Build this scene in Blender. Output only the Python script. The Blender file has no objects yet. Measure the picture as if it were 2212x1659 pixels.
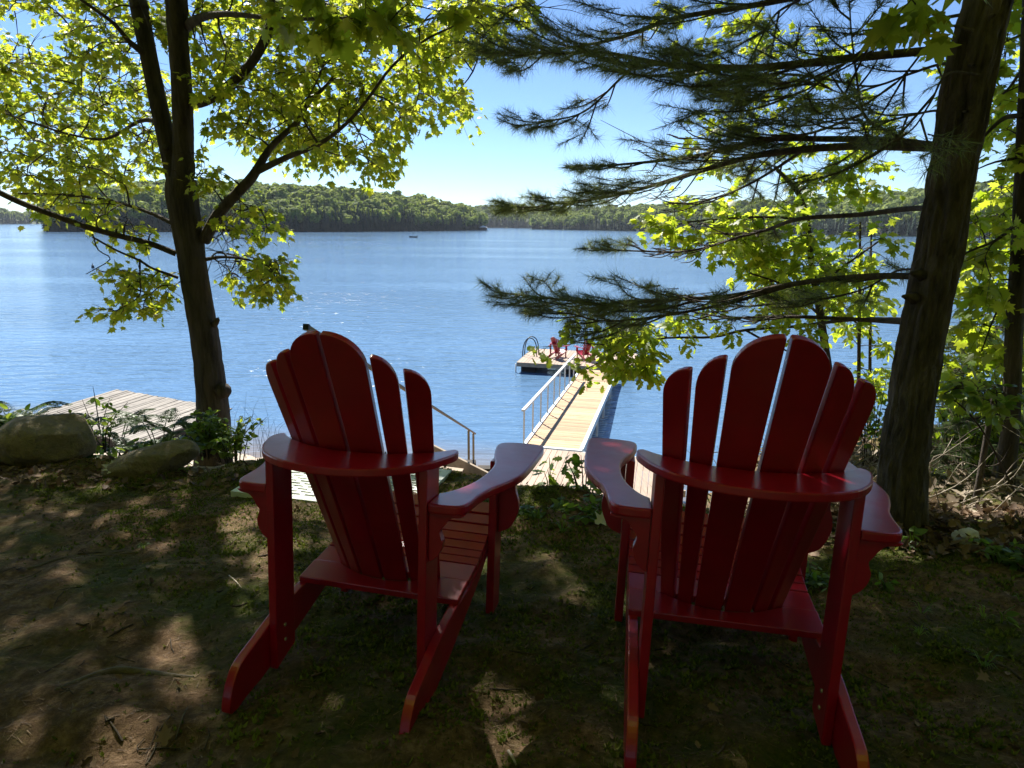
import bpy, math, random
import numpy as np
from mathutils import Vector, Matrix

random.seed(7)
RNG = np.random.default_rng(11)
SC = bpy.context.scene
COL = SC.collection
R = math.radians

# ------------------------------------------------------------------ camera
ZC = 6.45                                   # eye height above the lake (water z = 0)
F, PW, PH, HOR, ROLL = 1427.0, 2212.0, 1659.0, 485.9, R(0.5)
PITCH = math.atan((PH / 2 - HOR) / F)
cd = bpy.data.cameras.new('camera')
cam = bpy.data.objects.new('camera', cd)
COL.objects.link(cam)
cd.sensor_width = 36.0
cd.lens = F / PW * 36.0
cd.clip_start, cd.clip_end = 0.05, 9000.0
cam.matrix_world = (Matrix.Translation((0, 0, ZC)) @ Matrix.Rotation(math.pi / 2 - PITCH, 4, 'X')
                    @ Matrix.Rotation(ROLL, 4, 'Z'))
SC.camera = cam

# ------------------------------------------------------------------ sky, sun, exposure
SUN_EL, SUN_AZ = R(49.0), R(23.0)           # azimuth left of straight ahead
SUN = np.array([-math.sin(SUN_AZ) * math.cos(SUN_EL), math.cos(SUN_AZ) * math.cos(SUN_EL), math.sin(SUN_EL)])
w = bpy.data.worlds.new('World')
SC.world = w
w.use_nodes = True
nt = w.node_tree
nt.nodes.clear()
out = nt.nodes.new('ShaderNodeOutputWorld')
bg = nt.nodes.new('ShaderNodeBackground')
sky = nt.nodes.new('ShaderNodeTexSky')
sky.sky_type = 'NISHITA'
sky.sun_disc = False
sky.sun_elevation = SUN_EL
sky.sun_rotation = -SUN_AZ
sky.altitude = 0
sky.air_density, sky.dust_density, sky.ozone_density = 0.75, 0.0, 6.0
bg.inputs['Strength'].default_value = 0.063
nt.links.new(sky.outputs[0], bg.inputs[0])
nt.links.new(bg.outputs[0], out.inputs[0])

sd = bpy.data.lights.new('sun', 'SUN')
sd.energy = 5.0
sd.angle = R(0.53)
sd.color = (1.0, 0.95, 0.86)
so = bpy.data.objects.new('sun', sd)
COL.objects.link(so)
so.rotation_euler = Vector(SUN).to_track_quat('Z', 'Y').to_euler()
so.location = (-10, 30, 40)

SC.view_settings.view_transform = 'Standard'
SC.view_settings.look = 'None'
SC.view_settings.exposure = 1.45
SC.view_settings.gamma = 1.0
SC.view_settings.use_curve_mapping = False
SC.cycles.use_denoising = True
SC.cycles.max_bounces = 8
SC.cycles.transparent_max_bounces = 6
SC.cycles.sample_clamp_indirect = 6.0
SC.cycles.sample_clamp_direct = 8.0

# ------------------------------------------------------------------ photo pixel -> place helpers
def ray(px, py):
    u, v = (px - PW / 2) / F, (py - PH / 2) / F
    c, s = math.cos(ROLL), math.sin(ROLL)
    u, v = u * c + v * s, -u * s + v * c
    return np.array([u, math.cos(PITCH) - math.sin(PITCH) * v, -math.sin(PITCH) - math.cos(PITCH) * v])
def at(px, py, y):
    d = ray(px, py)
    return d * (y / d[1]) + (0, 0, ZC)
def onz(px, py, z):
    d = ray(px, py)
    return d * ((z - ZC) / d[2]) + (0, 0, ZC)
def proj(p):
    p = np.atleast_2d(p) - (0, 0, ZC)
    c, s = math.cos(PITCH), math.sin(PITCH)
    fw = p[:, 1] * c - p[:, 2] * s
    up = p[:, 1] * s + p[:, 2] * c
    fw2 = np.where(np.abs(fw) < 1e-3, 1e-3, fw)
    u, v = p[:, 0] / fw2, -up / fw2
    a, b = math.cos(ROLL), math.sin(ROLL)
    u, v = u * a - v * b, u * b + v * a
    return PW / 2 + F * u, PH / 2 + F * v, fw
def in_frame(p, m=10):
    x, y, fw = proj(p)
    return (fw > 0.1) & (x > -m) & (x < PW + m) & (y > -m) & (y < PH + m)

# ------------------------------------------------------------------ noise and terrain
def _h(ix, iy, seed):
    n = (ix * 374761393 + iy * 668265263 + seed * 974634557) & 0xffffffff
    n = ((n ^ (n >> 13)) * 1274126177) & 0xffffffff
    return ((n ^ (n >> 16)) & 0xffff) / 65535.0
def vnoise(x, y, seed=0):
    x, y = np.asarray(x, float), np.asarray(y, float)
    ix, iy = np.floor(x).astype(np.int64), np.floor(y).astype(np.int64)
    fx, fy = x - ix, y - iy
    fx, fy = fx * fx * (3 - 2 * fx), fy * fy * (3 - 2 * fy)
    a, b = _h(ix, iy, seed), _h(ix + 1, iy, seed)
    c, d = _h(ix, iy + 1, seed), _h(ix + 1, iy + 1, seed)
    return (a * (1 - fx) + b * fx) * (1 - fy) + (c * (1 - fx) + d * fx) * fy - 0.5
def fbm(x, y, o=4, seed=0):
    r, a = 0, 1.0
    for k in range(o):
        r = r + a * vnoise(x * 2 ** k + 17.3 * k, y * 2 ** k - 9.1 * k, seed + k)
        a *= 0.5
    return r
EX = np.array([-40, -6, -2.6, -1.9, -1.2, 0.0, 0.8, 1.4, 2.2, 4.0, 12.0, 40.0])
EY = np.array([4.6, 4.3, 4.05, 3.75, 4.3, 3.45, 3.1, 2.75, 2.72, 2.8, 3.0, 3.0])
SX = np.array([-60, -16, -9, -2, 1, 4, 8, 60.0])
SY = np.array([22, 20.5, 18.5, 17.0, 16.2, 14.5, 13.0, 12.0])
def plateau(x, y):
    return 5.167 - 0.0787 * (np.maximum(y, -4) - 1.65) + 0.018 * (np.clip(x, -6, 6) + 0.45)
def base_h(x, y):
    x, y = np.asarray(x, float), np.asarray(y, float)
    ye, ys = np.interp(x, EX, EY), np.interp(x, SX, SY)
    ze = plateau(x, ye)
    t = np.clip((y - ye) / (ys - ye), 0, None)
    bank = ze * (1 - t) - 0.55 * np.sin(np.clip(t, 0, 1) * math.pi) - 0.1 * np.minimum(t, 1)
    shelf = ze - .23 * (y - ye) + .10 * np.sin(x * 2.1) * np.clip((y - ye) / 2, 0, 1)
    low = (ze - .23 * 3.2) * np.clip(1 - (y - ye - 3.2) / np.maximum(ys - ye - 3.2, .1), 0, 1)
    rb_ = np.where(y - ye < 3.2, shelf, low)
    kx = np.clip((x - .55 - .22 * y) / .6, 0, 1)
    bank = bank * (1 - kx) + rb_ * kx
    bank = np.where(t > 1, -0.1 - (y - ys) * 0.16, bank)
    bank = np.maximum(bank, -3.0)
    k = np.clip((y - ye + 0.12) / 0.24, 0, 1)
    k = k * k * (3 - 2 * k)
    return plateau(x, y) * (1 - k) + bank * k
def ground_h(x, y):
    z = base_h(x, y)
    ye = np.interp(x, EX, EY)
    near = np.clip((6 - np.abs(np.asarray(y) - 2.5)) / 2.0, 0, 1)
    z = z + 0.05 * fbm(np.asarray(x) * 0.9, np.asarray(y) * 0.9, 3, 5) + near * (0.042 * fbm(np.asarray(x) * 5, np.asarray(y) * 5, 5, 9) + .010 * np.clip(vnoise(np.asarray(x) * 17, np.asarray(y) * 17, 15), -.2, .5))
    z = z + np.where(np.asarray(y) > ye, 0.25 * fbm(np.asarray(x) * 0.8, np.asarray(y) * 0.8, 3, 21), 0) * np.clip((np.asarray(y) - ye) / 1.5, 0, 1)
    z = z - 0.05 * np.exp(-(((np.asarray(x) + 1.05) / .32) ** 2 + ((np.asarray(y) - 1.36) / .07) ** 2))
    z = z - 0.035 * np.exp(-(((np.asarray(x) + .05) / .09) ** 2 + ((np.asarray(y) - 1.52) / .05) ** 2))
    return z
def gh(x, y):
    return float(ground_h(np.array([x]), np.array([y]))[0])
def gpt(px, py):
    d = ray(px, py)
    lo, hi = 0.3, 60.0
    prev = lo
    for t in np.arange(0.5, 60, 0.05):
        p = d * t
        if p[2] + ZC < gh(p[0], p[1]):
            lo, hi = prev, t
            break
        prev = t
    for _ in range(14):
        m = (lo + hi) / 2
        p = d * m
        if p[2] + ZC < gh(p[0], p[1]): hi = m
        else: lo = m
    return d * hi + (0, 0, ZC)

# ------------------------------------------------------------------ materials
def new_mat(name):
    m = bpy.data.materials.new(name)
    m.use_nodes = True
    t = m.node_tree
    b = t.nodes['Principled BSDF']
    return m, t, b, t.nodes['Material Output']
def nd(t, kind, **kw):
    n = t.nodes.new(kind)
    for k, v in kw.items():
        if k in n.inputs: n.inputs[k].default_value = v
        else: setattr(n, k, v)
    return n
def ramp(t, stops):
    n = t.nodes.new('ShaderNodeValToRGB')
    e = n.color_ramp.elements
    while len(e) < len(stops): e.new(0.5)
    for i, (p, c) in enumerate(stops):
        e[i].position = p
        e[i].color = (*c, 1) if len(c) == 3 else c
    return n
def mapped(t, scale=(1, 1, 1), coord='Object'):
    tc = t.nodes.new('ShaderNodeTexCoord')
    mp = t.nodes.new('ShaderNodeMapping')
    mp.inputs['Scale'].default_value = scale
    t.links.new(tc.outputs[coord], mp.inputs[0])
    return mp.outputs[0]
def worldpos(t, scale=(1, 1, 1)):
    g = t.nodes.new('ShaderNodeNewGeometry')
    mp = t.nodes.new('ShaderNodeMapping')
    mp.inputs['Scale'].default_value = scale
    t.links.new(g.outputs['Position'], mp.inputs[0])
    return mp.outputs[0]
def noise_mat(name, c0, c1, scale=(8, 8, 8), rough=0.7, bump=0.3, bscale=None, detail=5, spec=0.3, dist=0.01, c2=None, vary=0.0, coord='Object'):
    m, t, b, o = new_mat(name)
    n = nd(t, 'ShaderNodeTexNoise', Scale=1.0, Detail=detail, Roughness=0.65)
    t.links.new(mapped(t, scale, coord), n.inputs['Vector'])
    st = [(0.3, c0), (0.7, c1)] if c2 is None else [(0.25, c0), (0.5, c1), (0.75, c2)]
    r = ramp(t, st)
    t.links.new(n.outputs['Fac'], r.inputs[0])
    col = r.outputs[0]
    if vary:
        oi = t.nodes.new('ShaderNodeObjectInfo')
        mr = nd(t, 'ShaderNodeMapRange')
        mr.inputs['To Min'].default_value, mr.inputs['To Max'].default_value = 1 - vary, 1 + vary
        t.links.new(oi.outputs['Random'], mr.inputs['Value'])
        mx = nd(t, 'ShaderNodeVectorMath', operation='SCALE')
        t.links.new(col, mx.inputs[0])
        t.links.new(mr.outputs[0], mx.inputs['Scale'])
        col = mx.outputs[0]
    t.links.new(col, b.inputs['Base Color'])
    b.inputs['Roughness'].default_value = rough
    b.inputs['Specular IOR Level'].default_value = spec
    if bump:
        n2 = nd(t, 'ShaderNodeTexNoise', Scale=1.0, Detail=6, Roughness=0.7)
        t.links.new(mapped(t, bscale or tuple(4 * s for s in scale), coord), n2.inputs['Vector'])
        bp = nd(t, 'ShaderNodeBump', Strength=bump, Distance=dist)
        t.links.new(n2.outputs['Fac'], bp.inputs['Height'])
        t.links.new(bp.outputs[0], b.inputs['Normal'])
    return m
def leaf_mat(name, c0, c1, tr0, tr1, trans=0.5, rough=0.45, spec=0.4):
    m, t, b, o = new_mat(name)
    a = nd(t, 'ShaderNodeAttribute', attribute_name='tint')
    oi = t.nodes.new('ShaderNodeObjectInfo')
    ad = nd(t, 'ShaderNodeMath', operation='ADD')
    t.links.new(a.outputs['Fac'], ad.inputs[0])
    t.links.new(oi.outputs['Random'], ad.inputs[1])
    fr = nd(t, 'ShaderNodeMath', operation='FRACT')
    t.links.new(ad.outputs[0], fr.inputs[0])
    r0, r1 = ramp(t, [(0, c0), (1, c1)]), ramp(t, [(0, tr0), (1, tr1)])
    t.links.new(fr.outputs[0], r0.inputs[0])
    t.links.new(fr.outputs[0], r1.inputs[0])
    t.links.new(r0.outputs[0], b.inputs['Base Color'])
    b.inputs['Roughness'].default_value = rough
    b.inputs['Specular IOR Level'].default_value = spec
    tr = t.nodes.new('ShaderNodeBsdfTranslucent')
    t.links.new(r1.outputs[0], tr.inputs[0])
    mx = nd(t, 'ShaderNodeMixShader')
    mx.inputs[0].default_value = trans
    t.links.new(b.outputs[0], mx.inputs[1])
    t.links.new(tr.outputs[0], mx.inputs[2])
    t.links.new(mx.outputs[0], o.inputs[0])
    return m

M = {}
M['red'] = noise_mat('red_paint', (0.25, 0.0008, 0.010), (0.34, 0.0015, 0.016), (9, 9, 9), 0.29, 0.14, (300, 300, 300), spec=0.6, dist=0.0008)
b_ = M['red'].node_tree.nodes['Principled BSDF']
b_.inputs['Coat Weight'].default_value, b_.inputs['Coat Roughness'].default_value = 0.4, 0.2
t_ = M['red'].node_tree
n_ = nd(t_, 'ShaderNodeTexNoise', Scale=14.0, Detail=7.0, Roughness=0.7)
m_ = nd(t_, 'ShaderNodeMapRange')
m_.inputs['To Min'].default_value, m_.inputs['To Max'].default_value = 0.2, 0.46
t_.links.new(mapped(t_), n_.inputs['Vector'])
t_.links.new(n_.outputs['Fac'], m_.inputs['Value'])
t_.links.new(m_.outputs[0], t_.nodes['Principled BSDF'].inputs['Roughness'])
M['metal'] = noise_mat('galvanised_metal', (0.42, 0.46, 0.48), (0.54, 0.57, 0.58), (6, 6, 6), 0.42, 0.05, spec=0.5)
M['darkmetal'] = noise_mat('dark_metal', (0.015, 0.017, 0.02), (0.03, 0.03, 0.035), (10, 10, 10), 0.4, 0.0)
M['bolt'] = noise_mat('bolt_steel', (0.3, 0.3, 0.3), (0.45, 0.45, 0.45), (10, 10, 10), 0.35, 0.0)
M['bolt'].node_tree.nodes['Principled BSDF'].inputs['Metallic'].default_value = 0.8
M['newplank'] = noise_mat('gangway_plank', (0.33, 0.205, 0.105), (0.46, 0.32, 0.19), (3, 30, 30), 0.6, 0.3, (6, 160, 160), vary=0.24)
M['landplank'] = noise_mat('landing_plank', (0.27, 0.19, 0.14), (0.38, 0.29, 0.22), (30, 3, 30), 0.65, 0.3, (160, 6, 160), vary=0.14)
M['oldplank'] = noise_mat('weathered_plank', (0.13, 0.115, 0.10), (0.31, 0.285, 0.25), (3, 26, 26), 0.85, 0.6, (5, 120, 120), vary=0.2)
M['timber'] = noise_mat('treated_timber', (0.22, 0.17, 0.12), (0.36, 0.29, 0.22), (4, 20, 20), 0.75, 0.4, (6, 90, 90), vary=0.12)
M['dock_dark'] = noise_mat('dark_timber', (0.02, 0.016, 0.012), (0.05, 0.04, 0.03), (6, 6, 6), 0.8, 0.3)
M['plastic'] = noise_mat('pale_plastic', (0.5, 0.54, 0.5), (0.66, 0.69, 0.64), (5, 5, 5), 0.5, 0.1, c2=(0.42, 0.47, 0.42))
M['rock'] = noise_mat('rock', (0.08, 0.065, 0.04), (0.24, 0.19, 0.12), (11, 11, 11), 0.85, 1.0, (38, 38, 38), c2=(0.12, 0.12, 0.055), dist=0.03, detail=9, coord='Object')
M['palerock'] = noise_mat('pale_rock', (0.35, 0.33, 0.31), (0.55, 0.53, 0.5), (7, 7, 7), 0.8, 0.5)
M['pebble'] = noise_mat('pebble', (0.30, 0.26, 0.22), (0.5, 0.46, 0.41), (3, 3, 3), 0.75, 0.3, vary=0.3)
M['bark'] = noise_mat('maple_bark', (0.026, 0.022, 0.017), (0.11, 0.092, 0.075), (14, 14, 2.5), 0.9, 1.0, (40, 40, 7), dist=0.03)
M['pinebark'] = noise_mat('pine_bark', (0.040, 0.032, 0.025), (0.16, 0.13, 0.105), (16, 16, 6), 0.9, 1.0, (55, 55, 14), dist=0.03)
M['twig'] = noise_mat('twig_bark', (0.03, 0.022, 0.016), (0.07, 0.055, 0.04), (20, 20, 20), 0.9, 0.3)
M['root'] = noise_mat('root_bark', (0.05, 0.042, 0.028), (0.15, 0.125, 0.09), (12, 12, 12), 0.9, 0.8, (60, 60, 60), dist=.01)
M['deadwood'] = noise_mat('dead_wood', (0.26, 0.21, 0.17), (0.46, 0.40, 0.33), (20, 20, 20), 0.9, 0.3, vary=.25)
M['leaf'] = leaf_mat('maple_leaf', (0.06, 0.11, 0.014), (0.10, 0.15, 0.02), (0.36, 0.48, 0.025), (0.66, 0.68, 0.06), 0.62)
M['oakleaf'] = leaf_mat('young_leaf', (0.07, 0.13, 0.016), (0.11, 0.17, 0.022), (0.36, 0.50, 0.022), (0.60, 0.66, 0.05), 0.6)
M['plantleaf'] = leaf_mat('plant_leaf', (0.05, 0.10, 0.018), (0.09, 0.15, 0.025), (0.18, 0.32, 0.02), (0.40, 0.48, 0.05), 0.5)
M['fern'] = leaf_mat('fern_leaf', (0.035, 0.075, 0.025), (0.06, 0.11, 0.03), (0.09, 0.18, 0.03), (0.18, 0.27, 0.05), 0.4)
M['needle'] = leaf_mat('pine_needle', (0.03, 0.055, 0.026), (0.07, 0.10, 0.04), (0.14, 0.19, 0.05), (0.32, 0.36, 0.10), 0.5, 0.4)
M['hemlock'] = leaf_mat('hemlock_needle', (0.03, 0.06, 0.02), (0.06, 0.1, 0.025), (0.08, 0.14, 0.02), (0.2, 0.27, 0.04), 0.4, 0.45)
M['moss'] = leaf_mat('moss', (0.055, 0.075, 0.015), (0.15, 0.175, 0.035), (0.08, 0.12, 0.01), (0.22, 0.25, 0.03), 0.3, 0.8, 0.1)
M['litter'] = leaf_mat('dead_leaf', (0.06, 0.035, 0.02), (0.22, 0.15, 0.10), (0.08, 0.04, 0.02), (0.2, 0.12, 0.06), 0.2, 0.7, 0.25)
M['paleleaf'] = leaf_mat('pale_dead_leaf', (0.40, 0.40, 0.40), (0.5, 0.49, 0.47), (0.2, 0.2, 0.2), (0.2, 0.2, 0.2), 0.15, 0.6, 0.3)
M['duff'] = leaf_mat('needle_duff', (0.05, 0.03, 0.017), (0.20, 0.135, 0.08), (0.1, 0.06, 0.03), (0.1, 0.06, 0.03), 0.05, 0.7, 0.2)
M['conifer'] = leaf_mat('far_conifer', (0.014, 0.036, 0.028), (0.03, 0.06, 0.038), (0.03, 0.06, 0.025), (0.06, 0.09, 0.03), 0.25, 0.7, 0.1)
M['decid'] = leaf_mat('far_broadleaf', (0.10, 0.15, 0.035), (0.19, 0.24, 0.065), (0.22, 0.30, 0.05), (0.36, 0.42, 0.09), 0.45, 0.7, 0.1)
M['hill'] = noise_mat('hill_ground', (0.02, 0.035, 0.012), (0.04, 0.055, 0.02), (.05, .05, .05), 0.95, 0.0)
M['roof'] = noise_mat('pale_roof', (0.6, 0.6, 0.6), (0.72, 0.72, 0.72), (1, 1, 1), 0.6, 0)
M['cabin'] = noise_mat('cabin_wall', (0.06, 0.05, 0.045), (0.1, 0.08, 0.07), (1, 1, 1), 0.7, 0)
M['hull'] = noise_mat('boat_hull', (0.02, 0.03, 0.035), (0.035, 0.045, 0.05), (1, 1, 1), 0.5, 0)
M['black'] = noise_mat('black_plastic', (0.01, 0.01, 0.012), (0.018, 0.018, 0.02), (9, 9, 9), 0.5, 0)

def ground_material():
    m, t, b, o = new_mat('ground_earth')
    def nz(s, d=5, r=.65):
        n = nd(t, 'ShaderNodeTexNoise', Scale=s, Detail=d, Roughness=r)
        t.links.new(worldpos(t), n.inputs['Vector'])
        return n.outputs['Fac']
    soil = ramp(t, [(0.3, (0.062, 0.038, 0.021)), (0.5, (0.145, 0.092, 0.052)), (0.72, (0.32, 0.215, 0.13))])
    t.links.new(nz(22, 8, .72), soil.inputs[0])
    moss = ramp(t, [(0.3, (0.035, 0.045, 0.011)), (0.7, (0.095, 0.105, 0.024))])
    t.links.new(nz(55, 6), moss.inputs[0])
    sand = ramp(t, [(0.3, (0.28, 0.22, 0.16)), (0.7, (0.48, 0.42, 0.35))])
    t.links.new(nz(9, 6), sand.inputs[0])
    mask = ramp(t, [(0.46, (0, 0, 0)), (0.60, (1, 1, 1))])
    t.links.new(nz(1.7, 7, .7), mask.inputs[0])
    mx = nd(t, 'ShaderNodeMix', data_type='RGBA')
    t.links.new(mask.outputs[0], mx.inputs[0])
    t.links.new(soil.outputs[0], mx.inputs[6])
    t.links.new(moss.outputs[0], mx.inputs[7])
    g = t.nodes.new('ShaderNodeNewGeometry')
    sp = t.nodes.new('ShaderNodeSeparateXYZ')
    t.links.new(g.outputs['Position'], sp.inputs[0])
    mr = nd(t, 'ShaderNodeMapRange')
    mr.inputs['From Min'].default_value, mr.inputs['From Max'].default_value = 1.3, 0.6
    t.links.new(sp.outputs['Z'], mr.inputs['Value'])
    mx2 = nd(t, 'ShaderNodeMix', data_type='RGBA')
    t.links.new(mr.outputs[0], mx2.inputs[0])
    t.links.new(mx.outputs[2], mx2.inputs[6])
    t.links.new(sand.outputs[0], mx2.inputs[7])
    t.links.new(mx2.outputs[2], b.inputs['Base Color'])
    b.inputs['Roughness'].default_value = 0.95
    b.inputs['Specular IOR Level'].default_value = 0.12
    bp = nd(t, 'ShaderNodeBump', Strength=1.0, Distance=0.02)
    t.links.new(nz(60, 8, .75), bp.inputs['Height'])
    t.links.new(bp.outputs[0], b.inputs['Normal'])
    return m
M['ground'] = ground_material()

def water_material():
    m, t, b, o = new_mat('lake_water')
    b.inputs['Base Color'].default_value = (0.075, 0.145, 0.245, 1)
    b.inputs['Roughness'].default_value = 0.10
    b.inputs['IOR'].default_value = 1.333
    b.inputs['Specular IOR Level'].default_value = 0.5
    # shallow bottom showing close to the shore
    g = t.nodes.new('ShaderNodeNewGeometry')
    at_ = nd(t, 'ShaderNodeAttribute', attribute_name='shallow')
    mxc = nd(t, 'ShaderNodeMix', data_type='RGBA')
    mxc.inputs[6].default_value = (0.075, 0.145, 0.245, 1)
    mxc.inputs[7].default_value = (0.16, 0.13, 0.10, 1)
    t.links.new(at_.outputs['Fac'], mxc.inputs[0])
    t.links.new(mxc.outputs[2], b.inputs['Base Color'])
    wm = t.nodes.new('ShaderNodeMapping')
    wm.inputs['Scale'].default_value = (0.008, 0.03, 1)
    t.links.new(g.outputs['Position'], wm.inputs[0])
    wn = nd(t, 'ShaderNodeTexNoise', Scale=1.0, Detail=3, Roughness=.55)
    t.links.new(wm.outputs[0], wn.inputs['Vector'])
    wr = nd(t, 'ShaderNodeMapRange')
    wr.inputs['From Min'].default_value, wr.inputs['From Max'].default_value = .38, .62
    wr.inputs['To Min'].default_value, wr.inputs['To Max'].default_value = .3, 1.0
    t.links.new(wn.outputs['Fac'], wr.inputs['Value'])
    wind = wr.outputs[0]
    def layer(sx, sy, rot, scale, det, strength, dist, prev=None):
        mp = t.nodes.new('ShaderNodeMapping')
        mp.inputs['Scale'].default_value = (sx, sy, 1)
        mp.inputs['Rotation'].default_value = (0, 0, rot)
        t.links.new(g.outputs['Position'], mp.inputs[0])
        n = nd(t, 'ShaderNodeTexNoise', Scale=scale, Detail=det, Roughness=0.5, Distortion=0.4)
        t.links.new(mp.outputs[0], n.inputs['Vector'])
        bp = nd(t, 'ShaderNodeBump', Distance=dist)
        t.links.new(strength, bp.inputs['Strength'])
        t.links.new(n.outputs['Fac'], bp.inputs['Height'])
        if prev is not None: t.links.new(prev, bp.inputs['Normal'])
        return bp.outputs[0]
    l1 = layer(0.55, 1.6, R(-14), 0.95, 3, wind, 0.20)
    l2 = layer(0.7, 1.9, R(20), 3.0, 3, wind, 0.050, l1)
    t.links.new(l2, b.inputs['Normal'])
    return m
M['water'] = water_material()

# ------------------------------------------------------------------ object helpers
def link(name, me, mat=None, parent=None, loc=None):
    o = bpy.data.objects.new(name, me)
    COL.objects.link(o)
    if mat is not None and me is not None and not me.materials: me.materials.append(mat)
    if parent is not None: o.parent = parent
    if loc is not None: o.location = loc
    return o
def tag(o, label=None, cat=None, group=None, kind=None):
    if label: o['label'] = label
    if cat: o['category'] = cat
    if group: o['group'] = group
    if kind: o['kind'] = kind
    return o
def thing(name, label, cat, loc=(0, 0, 0), rotz=0.0, group=None):
    o = bpy.data.objects.new(name, None)
    COL.objects.link(o)
    o.empty_display_size = 0.1
    o.location = loc
    o.rotation_euler = (0, 0, rotz)
    return tag(o, label, cat, group)
def np_mesh(name, V, Fc, tint=None, smooth=False, attr='tint'):
    """V (n,3); Fc (m,k) constant-size faces, or list of lists"""
    me = bpy.data.meshes.new(name)
    V = np.asarray(V, np.float32)
    if isinstance(Fc, np.ndarray):
        m, k = Fc.shape
        me.vertices.add(len(V))
        me.vertices.foreach_set('co', V.ravel())
        me.loops.add(m * k)
        me.loops.foreach_set('vertex_index', Fc.astype(np.int32).ravel())
        me.polygons.add(m)
        me.polygons.foreach_set('loop_start', np.arange(0, m * k, k, dtype=np.int32))
        me.polygons.foreach_set('loop_total', np.full(m, k, np.int32))
        me.update(calc_edges=True)
    else:
        me.from_pydata([tuple(v) for v in V], [], Fc)
        me.update()
    if tint is not None:
        a = me.attributes.new(attr, 'FLOAT', 'POINT')
        a.data.foreach_set('value', np.asarray(tint, np.float32))
    if smooth:
        me.polygons.foreach_set('use_smooth', np.ones(len(me.polygons), bool))
    return me
class MB:
    """collects boxes, prisms and tubes; build() links them as ONE mesh"""
    def __init__(s): s.v, s.f, s.n = [], [], 0
    def add(s, V, Fc):
        s.v.append(np.asarray(V, float))
        s.f += [[i + s.n for i in f] for f in Fc]
        s.n += len(V)
        return s
    def box(s, x0, x1, y0, y1, z0, z1):
        V = [(x0, y0, z0), (x1, y0, z0), (x1, y1, z0), (x0, y1, z0), (x0, y0, z1), (x1, y0, z1), (x1, y1, z1), (x0, y1, z1)]
        return s.add(V, [[0, 3, 2, 1], [4, 5, 6, 7], [0, 1, 5, 4], [1, 2, 6, 5], [2, 3, 7, 6], [3, 0, 4, 7]])
    def beam(s, p, q, wd, ht, up=(0, 0, 1)):
        p, q = np.asarray(p, float), np.asarray(q, float)
        d = (q - p) / np.linalg.norm(q - p)
        side = np.cross(d, up); side /= np.linalg.norm(side)
        u = np.cross(side, d)
        V = [e + side * a * wd / 2 + u * b * ht / 2 for e in (p, q) for a, b in ((-1, -1), (1, -1), (1, 1), (-1, 1))]
        return s.add(V, [[0, 1, 2, 3], [7, 6, 5, 4], [0, 4, 5, 1], [1, 5, 6, 2], [2, 6, 7, 3], [3, 7, 4, 0]])
    def prism(s, A, B):
        """two matching outlines -> solid"""
        n = len(A)
        V = list(A) + list(B)
        Fc = [list(range(n))[::-1], [n + i for i in range(n)]]
        Fc += [[i, (i + 1) % n, n + (i + 1) % n, n + i] for i in range(n)]
        return s.add(V, Fc)
    def tube(s, P, rad, sides=6, cap=True):
        V, Q = tube_np(np.asarray(P, float), rad, sides)
        s.add(V, Q.tolist())
        if cap:
            n = len(P)
            s.f.append([s.n - n * sides + i for i in range(sides)][::-1])
            s.f.append([s.n - sides + i for i in range(sides)])
        return s
    def mesh(s, name, smooth=False, bevel=0):
        me = bpy.data.meshes.new(name)
        me.from_pydata([tuple(v) for v in np.concatenate(s.v)], [], s.f)
        me.update()
        if bevel:
            import bmesh
            bm = bmesh.new(); bm.from_mesh(me)
            bmesh.ops.recalc_face_normals(bm, faces=bm.faces)
            ed = [e for e in bm.edges if len(e.link_faces) == 2 and e.calc_face_angle(0) > 0.6]
            bmesh.ops.bevel(bm, geom=ed, offset=bevel, segments=2, profile=0.6, affect='EDGES', clamp_overlap=True)
            for f in bm.faces: f.smooth = False
            bm.to_mesh(me); bm.free()
        if smooth: me.polygons.foreach_set('use_smooth', np.ones(len(me.polygons), bool))
        return me
    def build(s, name, mat, parent=None, smooth=False, bevel=0):
        return link(name, s.mesh(name, smooth, bevel), mat, parent)
def tube_np(P, rad, sides):
    n = len(P)
    rad = np.broadcast_to(np.asarray(rad, float), (n,))
    T = np.gradient(P, axis=0)
    T /= np.linalg.norm(T, axis=1)[:, None] + 1e-9
    u = np.cross(T[0], (0.13, 0.21, 0.97) if abs(T[0][2]) < .9 else (1, 0.1, 0))
    U = np.empty_like(P)
    for i in range(n):
        u = u - T[i] * (u @ T[i])
        u = u / (np.linalg.norm(u) + 1e-9)
        U[i] = u
    W = np.cross(T, U)
    a = np.linspace(0, 2 * math.pi, sides, endpoint=False)
    V = P[:, None, :] + rad[:, None, None] * (np.cos(a)[None, :, None] * U[:, None, :] + np.sin(a)[None, :, None] * W[:, None, :])
    i = np.arange(n - 1)[:, None] * sides
    j = np.arange(sides)[None, :]
    k = (j + 1) % sides
    Q = np.stack([i + j, i + k, i + sides + k, i + sides + j], -1).reshape(-1, 4)
    return V.reshape(-1, 3), Q
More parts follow.
